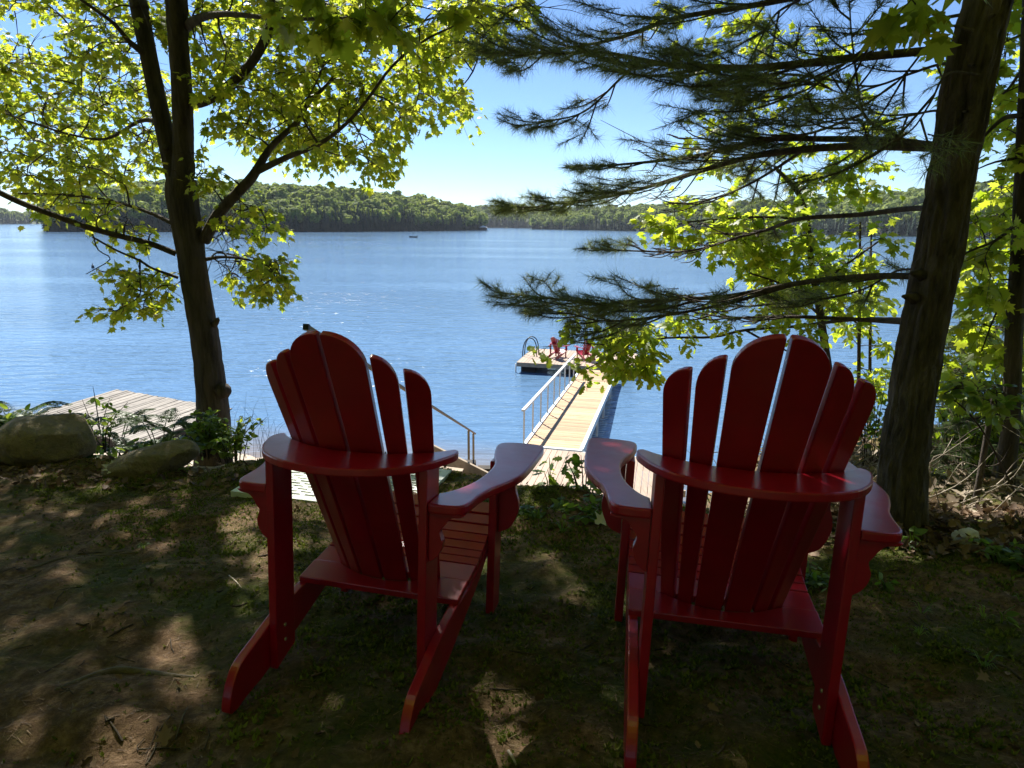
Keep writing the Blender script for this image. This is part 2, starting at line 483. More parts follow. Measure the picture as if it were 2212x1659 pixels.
def barky(P, rad, NS, seed, amp=1.0):
    n = max(len(P), int(np.linalg.norm(np.diff(P, axis=0), axis=1).sum() / .035))
    u, v = np.linspace(0, len(P) - 1, n), np.arange(len(P))
    P = np.column_stack([np.interp(u, v, P[:, k]) for k in range(3)]); rad = np.interp(u, v, rad)
    V, Q = tube_np(P, rad, NS)
    an = np.tile(np.linspace(0, 2 * math.pi, NS, endpoint=False), n); z = V[:, 2]; c = np.repeat(P, NS, 0)
    r_ = .006 * fbm(an * 3, z * 4, 4, seed) - .009 * (1 - 2 * np.abs(vnoise(an * 6 + .5 * vnoise(z * 6, an * 3, seed + 1), z * 3.2, seed + 2))) ** 4 + .004 * fbm(an * 12, z * 18, 2, seed + 3)
    r_ = (r_ - r_.mean()) * amp * np.minimum(np.repeat(rad, NS) / .12, 1)
    return c + (V - c) * (1 + r_ / np.repeat(rad, NS))[:, None], Q
class Tubes:
    """many quads-only tubes, fast"""
    def __init__(s): s.V, s.Q, s.n = [], [], 0
    def add(s, P, rad, sides=5):
        V, Q = tube_np(np.asarray(P, float), rad, sides)
        s.V.append(V); s.Q.append(Q + s.n); s.n += len(V)
    def build(s, name, mat, parent=None):
        return link(name, np_mesh(name, np.concatenate(s.V), np.concatenate(s.Q), smooth=True), mat, parent)
def smooth_path(P, rads, n):
    """Catmull-Rom through points"""
    P = np.asarray(P, float); rads = np.asarray(rads, float)
    E = np.vstack([2 * P[0] - P[1], P, 2 * P[-1] - P[-2]])
    o, ro = [], []
    for i in range(len(P) - 1):
        a, b, c, d = E[i:i + 4]
        for t in np.linspace(0, 1, n, endpoint=False):
            o.append(0.5 * (2 * b + (c - a) * t + (2 * a - 5 * b + 4 * c - d) * t ** 2 + (3 * b - a - 3 * c + d) * t ** 3))
            ro.append(rads[i] * (1 - t) + rads[i + 1] * t)
    o.append(P[-1]); ro.append(rads[-1])
    return np.array(o), np.array(ro)
def unit(v):
    v = np.asarray(v, float)
    return v / (np.linalg.norm(v, axis=-1, keepdims=True) + 1e-9)

# leaf templates: outline (x across, y along), fanned from a middle point
def leaf_template(half, mid, cup=0.12, droop=0.18):
    right = np.array(half, float)
    left = right[1:-1][::-1] * (-1, 1)
    o = np.vstack([right, left])
    v = np.vstack([[0, mid], o])
    z = -cup * np.abs(v[:, 0]) * 1.2 - droop * v[:, 1] ** 2
    V = np.column_stack([v, z])
    n = len(o)
    Fc = np.array([[0, 1 + i, 1 + (i + 1) % n] for i in range(n)])
    return V, Fc
MAPLE = leaf_template([(0, 0), (.30, -.04), (.24, .14), (.55, .34), (.27, .40), (.31, .66), (.13, .60), (0, 1.0)], .32)
MAPLE_HI = leaf_template([(0, 0), (.16, -.07), (.33, -.06), (.27, .07), (.25, .16), (.40, .20), (.46, .30), (.60, .37), (.42, .42), (.28, .42), (.31, .55), (.37, .66), (.24, .66), (.13, .62), (.11, .78), (.05, .84), (0, 1.02)], .32)
MAPLE_LO = leaf_template([(0, 0), (.36, .02), (.22, .22), (.52, .42), (.22, .55), (0, 1.0)], .35)
OAK = leaf_template([(0, 0), (.14, .12), (.10, .24), (.27, .34), (.16, .46), (.34, .60), (.20, .70), (.20, .88), (0, 1.0)], .5)
OVATE = leaf_template([(0, 0), (.20, .12), (.30, .38), (.20, .72), (0, 1.0)], .45)
def leaf_frames(n, outdir, droop=0.45, spread=0.6):
    """random blade frames: y axis along outdir (with droop), z roughly up"""
    d = unit(np.asarray(outdir) + RNG.normal(0, spread, (n, 3)) * (1, 1, .55) + np.array([0, 0, -droop]))
    up = unit(np.array([0, 0, 1.0]) + RNG.normal(0, .45, (n, 3)))
    x = unit(np.cross(d, up))
    z = np.cross(x, d)
    return np.stack([x, d, z], -1)            # columns
def leaves_mesh(name, tpl, pos, Rm, sc, tint):
    TV, TF = tpl
    n, k = len(pos), len(TV)
    V = np.einsum('nij,kj->nki', Rm, TV) * np.asarray(sc)[:, None, None] + pos[:, None, :]
    Fc = (TF[None] + (np.arange(n) * k)[:, None, None]).reshape(-1, 3)
    return np_mesh(name, V.reshape(-1, 3), Fc, np.repeat(tint, k))
def in_poly(x, y, poly):
    poly = np.asarray(poly, float)
    r = np.zeros(np.shape(x), bool)
    j = len(poly) - 1
    for i in range(len(poly)):
        xi, yi = poly[i]; xj, yj = poly[j]
        r ^= ((yi > y) != (yj > y)) & (x < (xj - xi) * (y - yi) / (yj - yi + 1e-12) + xi)
        j = i
    return r

# ------------------------------------------------------------------ gaps in the foliage through which the sun reaches the ground
HOLES = []
def hole(p, r): HOLES.append((np.asarray(p, float), r))
def ghole(px, py, r): hole(gpt(px, py), r * (1.0 if px < 520 else 1.15))
for px, py, r in ((395, 1365, .085), (375, 1420, .10), (405, 1480, .085), (430, 1345, .07), (440, 1440, .05),
                  (560, 1120, .10), (520, 1165, .08), (600, 1105, .12), (650, 1110, .13), (680, 1100, .10), (440, 1145, .09), (500, 1265, .06), (510, 1330, .06), (620, 1180, .09), (565, 1215, .05),
                  (1060, 1500, .05), (1090, 1540, .055), (1085, 1590, .06), (1110, 1640, .06), (1120, 1520, .045), (1020, 1480, .03),
                  (240, 1645, .07), (290, 1630, .06), (330, 1640, .05), (715, 1640, .03), (725, 1620, .02), (1595, 1645, .03), (60, 1360, .07), (170, 1340, .05), (1070, 1655, .05),
                  (645, 1060, .12), (690, 1075, .12), (640, 1085, .1), (900, 1080, .1), (640, 1030, .08),
                  (1930, 1195, .12), (1970, 1205, .10), (1890, 1190, .1), (1760, 1170, .12), (1720, 1200, .1)):
    ghole(px, py, r)
for px, py, y, r in ((500, 950, 5.0, .32), (440, 950, 5.0, .2), (380, 975, 4.7, .25), (230, 900, 4.5, .25), (330, 920, 4.5, .25), (30, 880, 4.5, .25), (300, 985, 3.85, .10), (350, 975, 3.85, .06),
                     (1665, 748, 1.62, .07), (1620, 760, 1.62, .04), (985, 1085, 1.72, .06), (1315, 1025, 1.76, .05), (1925, 1075, 1.55, .06), (1240, 1090, 3.4, .12)):
    hole(at(px, py, y), r)
for x, y, r in ((1.6, 3.4, .5), (2.1, 4.6, .6), (3.4, 3.9, .6), (4.2, 4.4, .7), (1.3, 5.4, .5), (1.9, 3.7, .5), (2.5, 4.2, .55), (3.1, 4.6, .6), (2.3, 5.2, .6), (3.2, 5.8, .7), (1.5, 4.6, .5), (3.9, 5.2, .6), (2.9, 3.5, .4), (2.3, 3.2, .3)):
    hole((x, y, gh(x, y) + .2), r)
def carve(pos, scale=1.0):
    keep = np.ones(len(pos), bool)
    for p, r in HOLES:
        q = pos - p
        t = q @ SUN
        d2 = (q * q).sum(1) - t * t
        keep &= ~((d2 < (r * scale) ** 2) & (t > 0.3))
    return keep

# ================================================================== SETTING
def axis(parts):
    a = [np.arange(p, q, s) for p, q, s in parts]
    return np.concatenate(a + [[parts[-1][1]]])
gx = axis([(-60, -12, 3), (-12, -4.2, .3), (-4.2, 3.9, .02), (3.9, 12, .3), (12, 60, 3)])
gy = axis([(-40, -4, 3), (-4, .9, .25), (.9, 5.2, .02), (5.2, 24, .3), (24, 60, 3)])
GX, GY = np.meshgrid(gx, gy)
GZ = ground_h(GX.ravel(), GY.ravel())
nx, ny = len(gx), len(gy)
ii = (np.arange(ny - 1)[:, None] * nx + np.arange(nx - 1)[None, :]).ravel()
gme = np_mesh('ground', np.column_stack([GX.ravel(), GY.ravel(), GZ]), np.stack([ii, ii + 1, ii + nx + 1, ii + nx], -1), smooth=True)
tag(link('ground', gme, M['ground']), kind='structure')

# lake: one flat sheet, a little finer near the shore for the shallow tint
lx = axis([(-4500, -80, 884), (-80, 80, 1.0), (80, 4500, 884)])
ly = axis([(6, 40, .5), (40, 6000, 596)])
LX, LY = np.meshgrid(lx, ly)
depth = -base_h(LX.ravel(), LY.ravel())
sh = np.clip(1 - depth / 0.55, 0, 1) * (np.abs(LX.ravel()) < 60) * (LY.ravel() < 40)
nx, ny = len(lx), len(ly)
ii = (np.arange(ny - 1)[:, None] * nx + np.arange(nx - 1)[None, :]).ravel()
lme = np_mesh('lake', np.column_stack([LX.ravel(), LY.ravel(), np.zeros(nx * ny)]), np.stack([ii, ii + 1, ii + nx + 1, ii + nx], -1), tint=sh, attr='shallow')
tag(link('lake', lme, M['water']), kind='structure')

# ---- far shores: hills as height fields, woods standing on them
def conifer_proto(seed):
    r = np.random.default_rng(seed)
    V, Q = [], []
    H = 1.0
    for L in range(11):
        z = 0.06 + 0.9 * (L / 11) ** 0.95
        rad = 0.19 * (1 - (L / 11) ** 1.15) + 0.012
        nb = 7 if L < 7 else 5
        a0 = r.uniform(0, 6)
        for k in range(nb):
            a = a0 + k * 2 * math.pi / nb + r.uniform(-.25, .25)
            rr = rad * r.uniform(.65, 1.15)
            c, s = math.cos(a), math.sin(a)
            wv = .06 * (1 - L / 14)
            n = len(V)
            V += [(0, 0, z + .07), (c * rr * .6 - s * wv, s * rr * .6 + c * wv, z + .005), (c * rr, s * rr, z - .045), (c * rr * .6 + s * wv, s * rr * .6 - c * wv, z + .005)]
            Q.append([n, n + 1, n + 2, n + 3])
    return np.array(V), np.array(Q)
def broadleaf_proto(seed):
    r = np.random.default_rng(seed)
    V, Q = [], []
    lobes = [(0, 0, .62, .30)] + [(r.uniform(-.22, .22), r.uniform(-.22, .22), r.uniform(.42, .84), r.uniform(.13, .22)) for _ in range(9)]
    for (x, y, z, rad) in lobes:
        m = int(60 * (rad / .2) ** 2) // 2 + 8
        d = unit(r.normal(0, 1, (m, 3)))
        d[:, 2] = np.abs(d[:, 2]) * np.where(r.random(m) < .8, 1, -1)
        for e in d:
            p = np.array([x, y, z]) + e * rad * r.uniform(.85, 1.05) * (1, 1, .85)
            t = unit(np.cross(e + r.normal(0, .35, 3), (0.3, .2, 1)))
            b = np.cross(e, t)
            s = .05 * r.uniform(.7, 1.5)
            n = len(V)
            V += [p - t * s - b * s * .8, p + t * s * .9 - b * s, p + t * s + b * s * .7, p - t * s * .8 + b * s]
            Q.append([n, n + 1, n + 2, n + 3])
    return np.array(V), np.array(Q)
CON = [conifer_proto(s) for s in range(5)]
BRO = [broadleaf_proto(s + 50) for s in range(5)]
def make_hill(name, shore, crest_h, deep, label_c, label_b, nc, nb, seed, hc=(13, 20), hb=(12, 18), ramp_k=1.0):
    """shore: list of (x,y) along the waterline left to right; crest_h: ground height behind each"""
    r = np.random.default_rng(seed)
    S = np.array(shore, float); Hh = np.array(crest_h, float)
    u = np.linspace(0, len(S) - 1, 90)
    sx, sy = np.interp(u, np.arange(len(S)), S[:, 0]), np.interp(u, np.arange(len(S)), S[:, 1])
    hh = np.interp(u, np.arange(len(S)), Hh)
    sy = sy + 5 * vnoise(u * 2.3, u * 0, seed)
    v = np.linspace(0, 1, 26)
    def surf(uu, vv):
        x, y, h = np.interp(uu, u, sx), np.interp(uu, u, sy), np.interp(uu, u, hh)
        dist = np.hypot(x, y)
        yy = y + vv * deep * y / dist; xx = x + vv * deep * x / dist
        prof = 1 - (1 - np.clip(vv * 1.6, 0, 1)) ** 1.7
        prof = prof * np.where(vv > .7, 1 - (vv - .7) ** 2 * 3, 1)
        z = -0.5 + 0.9 * np.clip(vv * 30, 0, 1) + h * prof + (4 * fbm(xx * .02, yy * .02, 3, seed + 3)) * np.clip(vv * 4, 0, 1)
        return xx, yy, z
    UU, VV = np.meshgrid(u, v)
    X, Y, Z = surf(UU.ravel(), VV.ravel())
    n0, n1 = len(u), len(v)
    i = (np.arange(n1 - 1)[:, None] * n0 + np.arange(n0 - 1)[None, :]).ravel()
    tag(link('hill', np_mesh('hill', np.column_stack([X, Y, Z]), np.stack([i, i + 1, i + n0 + 1, i + n0], -1), smooth=True), M['hill']), kind='structure')
    def scatter(protos, n, vfun, hr, wr, mat, nm, label):
        Vs, Qs, T, off = [], [], [], 0
        uu = r.uniform(0, len(S) - 1, n); vv = vfun(n)
        x, y, z = surf(uu, vv)
        h = r.uniform(hr[0], hr[1], n) * np.where(r.random(n) < .12, 1.25, 1)
        wd = h * r.uniform(wr[0], wr[1], n)
        a = r.uniform(0, 6.28, n); tt = r.random(n); pk = r.integers(0, len(protos), n)
        for k in range(n):
            V, Q = protos[pk[k]]
            c, s = math.cos(a[k]), math.sin(a[k])
            P = np.empty_like(V)
            P[:, 0] = (V[:, 0] * c - V[:, 1] * s) * wd[k] + x[k]
            P[:, 1] = (V[:, 0] * s + V[:, 1] * c) * wd[k] + y[k]
            P[:, 2] = V[:, 2] * h[k] + z[k] - .4
            Vs.append(P); Qs.append(Q + off); off += len(V)
            T.append(np.full(len(V), (tt[k] * .8 + 0.1)) + np.repeat(r.uniform(-.1, .1, len(V) // 4), 4))
        o = link(nm, np_mesh(nm, np.concatenate(Vs), np.concatenate(Qs), np.clip(np.concatenate(T), 0, .99)), mat)
        tag(o, label, None, None, 'stuff')
    scatter(CON, nc, lambda n: np.abs(r.normal(0.004, .055, n)).clip(0.004, .9), hc, (.8, 1.15), M['conifer'], 'conifer_wood', label_c)
    scatter(BRO, nb, lambda n: r.uniform(.03, .80, n), hb, (.8, 1.2), M['decid'], 'broadleaf_wood', label_b)
def shore_pts(L):
    """L: (px, distance) -> ground points on the water"""
    o = []
    for px, dist in L:
        d = ray(px, HOR)
        d = d / math.hypot(d[0], d[1])
        o.append((d[0] * dist, d[1] * dist))
    return o
make_hill('headland', shore_pts([(95, 500), (200, 495), (340, 500), (470, 510), (600, 515), (720, 540), (830, 590), (930, 660), (1000, 730), (1046, 790)]),
          [3, 16, 22, 24, 22, 22, 22, 18, 12, 3], 150, 'dark conifers along the shore of the wooded headland across the lake', 'light green broadleaf woods covering the headland across the lake', 900, 1900, 3, (10, 17), (10, 16))
make_hill('far_shore', shore_pts([(900, 1500), (1010, 1500), (1080, 1500), (1150, 1450), (1230, 1400), (1400, 1400)]), [25, 32, 32, 30, 30, 30], 250,
          'dark conifers on the farthest shore beyond the point', 'broadleaf woods on the farthest shore beyond the point', 260, 420, 4, (15, 24), (15, 22))
make_hill('right_shore', shore_pts([(1150, 1080), (1250, 980), (1400, 860), (1600, 760), (1800, 680), (2000, 620), (2212, 570), (2600, 500)]), [5, 14, 19, 22, 22, 25, 26, 26], 170,
          'dark conifers along the shore on the right behind the pine', 'broadleaf woods on the hill behind the pine at right', 520, 1100, 5, (10, 17), (11, 17))
make_hill('left_shore', shore_pts([(-260, 1700), (-100, 1650), (0, 1600), (70, 1700), (140, 1900), (260, 2000)]), [14, 14, 14, 8, 8, 10], 200,
          'dark conifers on the low shore at the far left', 'broadleaf woods on the low shore at the far left', 160, 200, 6, (13, 20), (13, 18))

# ================================================================== TREES
def lim(px_pts, n=5):
    """[(px,py,y,width_px)...] -> smooth 3D path with radii"""
    P, rr = [], []
    for px, py, y, wpx in px_pts:
        p = at(px, py, y)
        P.append(p)
        dep = (p[1] * math.cos(PITCH) - (p[2] - ZC) * math.sin(PITCH))
        rr.append(wpx / 2 / F * dep * dep / math.hypot(dep, p[0]))   # off-axis things look wider
    return smooth_path(P, rr, n)
def add3d(path, pts, rr, n=5):
    P, r0 = path
    Q, r1 = smooth_path(np.vstack([P[-2:], pts]), np.concatenate([r0[-2:], rr]), n)
    return np.vstack([P[:-2], Q]), np.concatenate([r0[:-2], r1])
class Crown:
    """twigs and leaves growing from given limbs towards given spray centres"""
    def __init__(s, limbs, size):
        s.limbs = limbs
        s.nodes = np.vstack([p for p, r in limbs]); s.owner = np.concatenate([np.full(len(p), i) for i, (p, r) in enumerate(limbs)])
        s.nr = np.concatenate([r for p, r in limbs])
        s.tw = [Tubes() for _ in limbs]
        s.pos, s.dir = [], []
        s.size = size
    def grow(s, centres, spread=.32, nleaf=36, sag=.1, twig_r=.009, flat=.4, sides=4, reach_up=False):
        c = np.asarray(centres)
        d0 = np.array([np.min(((s.nodes - q) ** 2).sum(1)) for q in c])
        for q in c[np.argsort(d0)]:
            d2 = ((s.nodes - q) ** 2).sum(1)
            # prefer joining from the inner (thicker) side
            k = int(np.argmin(d2 - 0.02 * np.minimum(s.nr, .02) / .02))
            p0 = s.nodes[k]
            L = math.sqrt(d2[k])
            if L > 3.5: continue
            mid = (p0 + q) / 2 + RNG.normal(0, .07 * L, 3) + (0, 0, sag * L)
            P, rr = smooth_path([p0, mid, q], [min(s.nr[k] * .7, twig_r * (1 + .8 * L)), twig_r * .75, twig_r * .4], 3 if L < 1 else 4)
            ow = s.owner[k]
            s.tw[ow].add(P, rr, sides)
            s.nodes = np.vstack([s.nodes, P[1:]]); s.owner = np.concatenate([s.owner, np.full(len(P) - 1, ow)]); s.nr = np.concatenate([s.nr, rr[1:]])
            out = unit(q - p0)
            nb = max(3, nleaf // 8)
            for b in range(nb):
                d = unit(out * .7 + RNG.normal(0, .8, 3) * (1, 1, flat))
                ln = spread * RNG.uniform(.5, 1.15)
                st = P[-1] if b % 3 else P[-2]
                e = st + d * ln + (0, 0, -.18 * ln)
                s.tw[ow].add([st, (st + e) / 2 + (0, 0, .04 * ln), e], [twig_r * .4, twig_r * .3, twig_r * .15], 3)
                m = max(3, nleaf // nb)
                t = RNG.uniform(.25, 1.05, m)
                pp = st + (e - st) * t[:, None] + RNG.normal(0, .025, (m, 3))
                s.pos.append(pp)
                s.dir.append(unit(d * .6 + RNG.normal(0, .7, (m, 3)) * (1, 1, .35)))
    def finish(s, root, mat, tpl, tpl_part, branch_mat, n_parts=300, droop=.45, carve_scale=1.0, limb_names=None, sides=7, keep=None):
        pos, d = np.concatenate(s.pos), np.concatenate(s.dir)
        k = carve(pos, carve_scale)
        if keep is not None: k &= keep(pos)
        pos, d = pos[k], d[k]
        n = len(pos)
        Rm = leaf_frames(n, d, droop, .3)
        sc = s.size * RNG.uniform(.65, 1.2, n)
        tint = RNG.random(n)
        x, y, fw = proj(pos)
        vis = in_frame(pos, -12)
        app = np.where(vis, sc / np.maximum(fw, .1), 0)
        big = np.argsort(-app)[:n_parts]
        big = big[app[big] > 0]
        rest = np.ones(n, bool); rest[big] = False
        for i, (P, r_) in enumerate(s.limbs):
            nm = limb_names[i] if limb_names else ('trunk' if i == 0 else 'branch')
            if nm in ('trunk', 'stem') and r_.max() > .06:
                V_, Q_ = barky(P, r_, 44, 60 + i)
                s.tw[i].V.append(V_); s.tw[i].Q.append(Q_ + s.tw[i].n); s.tw[i].n += len(V_)
            else: s.tw[i].add(P, r_, 14 if nm == 'trunk' else sides)
            s.tw[i].build(nm, branch_mat, root)
        if rest.any():
            o = link('crown', leaves_mesh('crown', tpl, pos[rest], Rm[rest], sc[rest], tint[rest]), mat, root)
            o['kind'] = 'stuff'
        me = leaves_mesh('leaf', tpl_part, np.zeros((1, 3)), np.eye(3)[None], np.ones(1), np.zeros(1))
        me.materials.append(mat)
        for i in big:
            o = link('leaf', me, None, root)
            m4 = np.eye(4); m4[:3, :3] = Rm[i] * sc[i]; m4[:3, 3] = pos[i]
            o.matrix_world = Matrix(m4.tolist())
def poly_points(poly, n, y0, y1):
    poly = np.array(poly, float)
    lo, hi = poly.min(0), poly.max(0)
    o = []
    while len(o) < n:
        q = RNG.uniform(lo, hi)
        if in_poly(q[0], q[1], poly): o.append(at(q[0], q[1], RNG.uniform(y0, y1)))
    return np.array(o)

# ---- maple on the left
MY = 6.2
trunk = lim([(462, 1040, MY, 92), (461, 930, MY, 78), (460, 880, MY, 72), (447, 760, MY, 64), (430, 660, MY, 62), (420, 600, MY, 62), (412, 545, MY, 63), (402, 480, MY, 68), (393, 420, MY, 74), (392, 385, MY, 66)], 4)
stemR = lim([(394, 410, MY, 52), (396, 300, MY, 47), (392, 180, MY - .05, 46), (385, 90, MY - .1, 46), (381, 0, MY - .15, 50)], 5)
stemR = add3d(stemR, np.array([[-2.75, 5.9, 9.2], [-2.5, 5.8, 10.6], [-2.2, 5.9, 12.0], [-2.0, 6.0, 13.4]]), [.095, .075, .05, .02])
stemL = lim([(386, 420, MY, 44), (365, 322, MY + .05, 43), (345, 235, MY + .05, 40), (325, 140, MY + .1, 39), (303, 30, MY + .1, 40), (297, 0, MY + .1, 40)], 5)
stemL = add3d(stemL, np.array([[-3.6, 6.6, 9.3], [-3.8, 6.9, 10.6], [-4.1, 7.2, 12.2], [-4.2, 7.3, 13.2]]), [.085, .065, .04, .015])
limbR = lim([(440, 520, MY, 30), (470, 465, MY - .05, 27), (505, 425, MY - .1, 24), (545, 382, MY - .15, 23), (585, 318, MY - .1, 15), (640, 265, MY, 12), (668, 220, MY + .1, 10), (705, 185, MY + .2, 8), (760, 125, MY + .3, 7), (850, 70, MY + .4, 5), (960, 30, MY + .5, 4)], 4)
limbR2 = lim([(560, 368, MY - .15, 17), (620, 340, MY - .3, 13), (688, 312, MY - .5, 10), (745, 270, MY - .6, 8), (790, 220, MY - .7, 7), (850, 140, MY - .8, 6), (930, 80, MY - .9, 5), (1050, 30, MY - 1.0, 4)], 4)
limbUR = lim([(402, 222, MY, 30), (445, 218, MY - .1, 24), (490, 188, MY - .15, 21), (540, 140, MY - .2, 22), (575, 80, MY - .25, 22), (590, 30, MY - .3, 20)], 4)
limbUR = add3d(limbUR, np.array([[-1.9, 5.6, 9.0], [-1.2, 5.4, 9.9], [-.6, 5.3, 10.5], [.2, 5.2, 10.9]]), [.04, .032, .022, .01])
limbL = lim([(380, 548, MY, 15), (320, 525, MY - .1, 14), (250, 508, MY - .2, 14), (180, 488, MY - .3, 15), (120, 466, MY - .4, 15), (50, 440, MY - .5, 16), (-10, 412, MY - .6, 16), (-120, 360, MY - .7, 12)], 4)
limbL2 = lim([(372, 482, MY, 12), (330, 462, MY + .1, 9), (280, 445, MY + .2, 8), (220, 430, MY + .3, 7), (130, 420, MY + .4, 6), (40, 418, MY + .5, 5)], 4)
limbL3 = lim([(345, 262, MY, 16), (300, 262, MY + .2, 9), (230, 300, MY + .3, 7), (150, 290, MY + .4, 6), (60, 262, MY + .5, 5), (-30, 230, MY + .6, 4)], 4)
limbL4 = lim([(318, 120, MY + .1, 20), (280, 90, MY - .1, 13), (245, 50, MY - .3, 10), (190, 10, MY - .5, 8), (120, -40, MY - .6, 6)], 4)
limbC = lim([(400, 60, MY, 26), (430, 40, MY - .4, 20), (490, 30, MY - .8, 14), (600, 40, MY - 1.2, 9), (720, 40, MY - 1.5, 7), (850, 30, MY - 1.7, 5)], 4)
limbD = lim([(446, 560, MY, 10), (480, 555, MY - .1, 7), (530, 560, MY - .2, 5), (580, 575, MY - .3, 3)], 4)
limbE = lim([(385, 600, MY, 8), (330, 580, MY - .1, 6), (300, 562, MY - .15, 6), (250, 540, MY - .2, 5), (200, 512, MY - .25, 5)], 4)
twigE = lim([(302, 565, MY - .15, 5), (302, 600, MY - .2, 4), (300, 640, MY - .2, 3), (250, 672, MY - .3, 3)], 4)
twigF = lim([(200, 505, MY - .2, 4), (212, 540, MY - .2, 3), (238, 560, MY - .2, 3), (186, 592, MY - .2, 2)], 3)
upper = [smooth_path([stemR[0][-12], (-1.4, 6.6, 11.2), (-.2, 7.2, 11.9), (.8, 7.6, 12.1)], [.05, .035, .02, .008], 4),
         smooth_path([stemR[0][-9], (-2.6, 4.8, 11.8), (-2.6, 3.6, 12.1)], [.05, .03, .01], 4),
         smooth_path([stemL[0][-12], (-4.9, 6.2, 10.8), (-6.2, 5.6, 11.0), (-7.2, 5.3, 11.2)], [.05, .035, .02, .008], 4),
         smooth_path([stemL[0][-9], (-4.2, 8.4, 11.8), (-4.4, 9.6, 12.0)], [.05, .03, .01], 4)]
root = thing('maple_tree', 'two-stemmed maple with a dark trunk and yellow green leaves on the left', 'tree', (0, 0, 0))
limbs = [trunk, stemR, stemL, limbR, limbR2, limbUR, limbL, limbL2, limbL3, limbL4, limbC, limbD, limbE, twigE, twigF] + upper
names = ['trunk', 'stem', 'stem'] + ['branch'] * 16
cr = Crown(limbs, .073)
P1 = [(-60, 130), (40, 85), (90, 110), (130, 95), (200, 60), (300, 20), (360, 60), (360, 330), (335, 400), (240, 395), (190, 380), (130, 400), (80, 330), (-60, 300)]
P1b = [(-60, 310), (60, 330), (130, 400), (200, 420), (230, 480), (160, 470), (90, 440), (-60, 380)]
P2 = [(400, 20), (480, -30), (1200, -30), (1180, 40), (1120, 70), (1040, 110), (985, 170), (1000, 240), (930, 240), (880, 250), (850, 300), (790, 370), (735, 350), (690, 330), (640, 345), (600, 300), (540, 300), (470, 270), (420, 200)]
P2b = [(480, 250), (600, 200), (700, 200), (850, 200), (820, 300), (700, 310), (600, 300), (520, 300)]
P3 = [(425, 360), (490, 375), (500, 420), (450, 440), (435, 470)]
P4 = [(455, 450), (560, 440), (580, 470), (575, 520), (500, 530), (455, 510)]
P5 = [(460, 540), (560, 550), (610, 570), (615, 610), (560, 640), (520, 620), (470, 590)]
P6 = [(225, 580), (300, 585), (375, 600), (390, 625), (330, 640), (280, 630), (230, 615)]
P7 = [(212, 665), (250, 655), (330, 650), (320, 668), (245, 685)]
P8 = [(150, 440), (230, 430), (350, 520), (330, 545), (230, 500)]
P9 = [(355, 340), (440, 320), (450, 350), (400, 395), (360, 390)]
P10 = [(0, -20), (360, -20), (340, 60), (200, 60), (120, 100), (90, 20), (0, 30)]
g = cr.grow
g(poly_points(P1, 165, MY - .2, MY + 2.4))
g(poly_points(P1b, 34, MY - .2, MY + 1.6), .25, 22)
g(poly_points(P2, 265, MY - .8, MY + 2.0))
g(poly_points(P2b, 30, MY - .3, MY + 1.4))
g(poly_points(P3, 12, MY - .2, MY + .4), .2, 20)
g(poly_points(P4, 30, MY - .3, MY + .4), .22, 22)
g(poly_points(P5, 38, MY - .4, MY + .3), .22, 24)
g(poly_points(P6, 20, MY - .4, MY + .2), .22, 20)
g(poly_points(P7, 11, MY - .4, MY), .18, 16)
g(poly_points(P8, 14, MY - .5, MY + .3), .2, 16)
g(poly_points(P9, 5, MY - .5, MY - .2), .16, 14)
g(poly_points(P10, 40, MY, MY + 2))
def ellipsoid(n, c, r3, zmin):
    o = []
    while len(o) < n:
        p = RNG.normal(0, 1, 3); p = p / np.linalg.norm(p) * RNG.random() ** (1 / 2.2)
        q = np.array(c) + p * r3
        if q[2] > zmin and not in_frame(q, 60)[0]: o.append(q)
    return np.array(o)
g(ellipsoid(760, (-2.6, 6.6, 11.0), (4.9, 3.9, 2.7), 8.9), .42, 46, .05)
g(ellipsoid(420, (-4.4, 6.2, 10.5), (3.0, 3.0, 1.8), 8.9), .42, 46, .05)  # extra sprays above the view, added to shade the ground at left
def sun_gap(pos):
    # the upper crown leaves the lower boughs in the sun: nothing above them along the sun's direction
    t = (8.0 - pos[:, 2]) / SUN[2]
    q = pos + SUN * t[:, None]
    px_, py_, fw_ = proj(pos)
    cx = np.interp(py_, [0, 235, 420], [300, 345, 388]); cx2 = np.interp(py_, [0, 180, 420], [381, 392, 394])
    front = (pos[:, 1] < MY + .15) & (pos[:, 1] > 3) & (py_ > -20) & (py_ < 430) & ((np.abs(px_ - cx) < 26) | (np.abs(px_ - cx2) < 28)) & (RNG.random(len(pos)) < .88)
    return ~front & sun_ok(pos, q)
def sun_ok(pos, q):
    return (pos[:, 2] < 8.9) | (q[:, 1] < np.where(q[:, 0] < -1.6, 7.0, 5.5)) | (q[:, 0] > .2) | (q[:, 0] < -8)
cr.finish(root, M['leaf'], MAPLE, MAPLE_HI, M['bark'], 300, droop=.65, limb_names=names, keep=sun_gap)
# burls and broken stubs on the trunk
for px, py, wpx, ex, ey in ((488, 840, 34, 10, -6), (470, 690, 12, 8, -14), (352, 320, 14, -8, 0), (428, 130, 10, 6, 0)):
    mb = MB(); p = at(px - ex, py - ey, MY - .05); q = at(px, py, MY - .08)
    mb.tube([p, (p + q) / 2, q, q + (q - p) * .25], [wpx / F * 3.2, wpx / F * 3.4, wpx / F * 2.6, wpx / F * .8], 9)
    mb.build('knot', M['bark'], root, True)

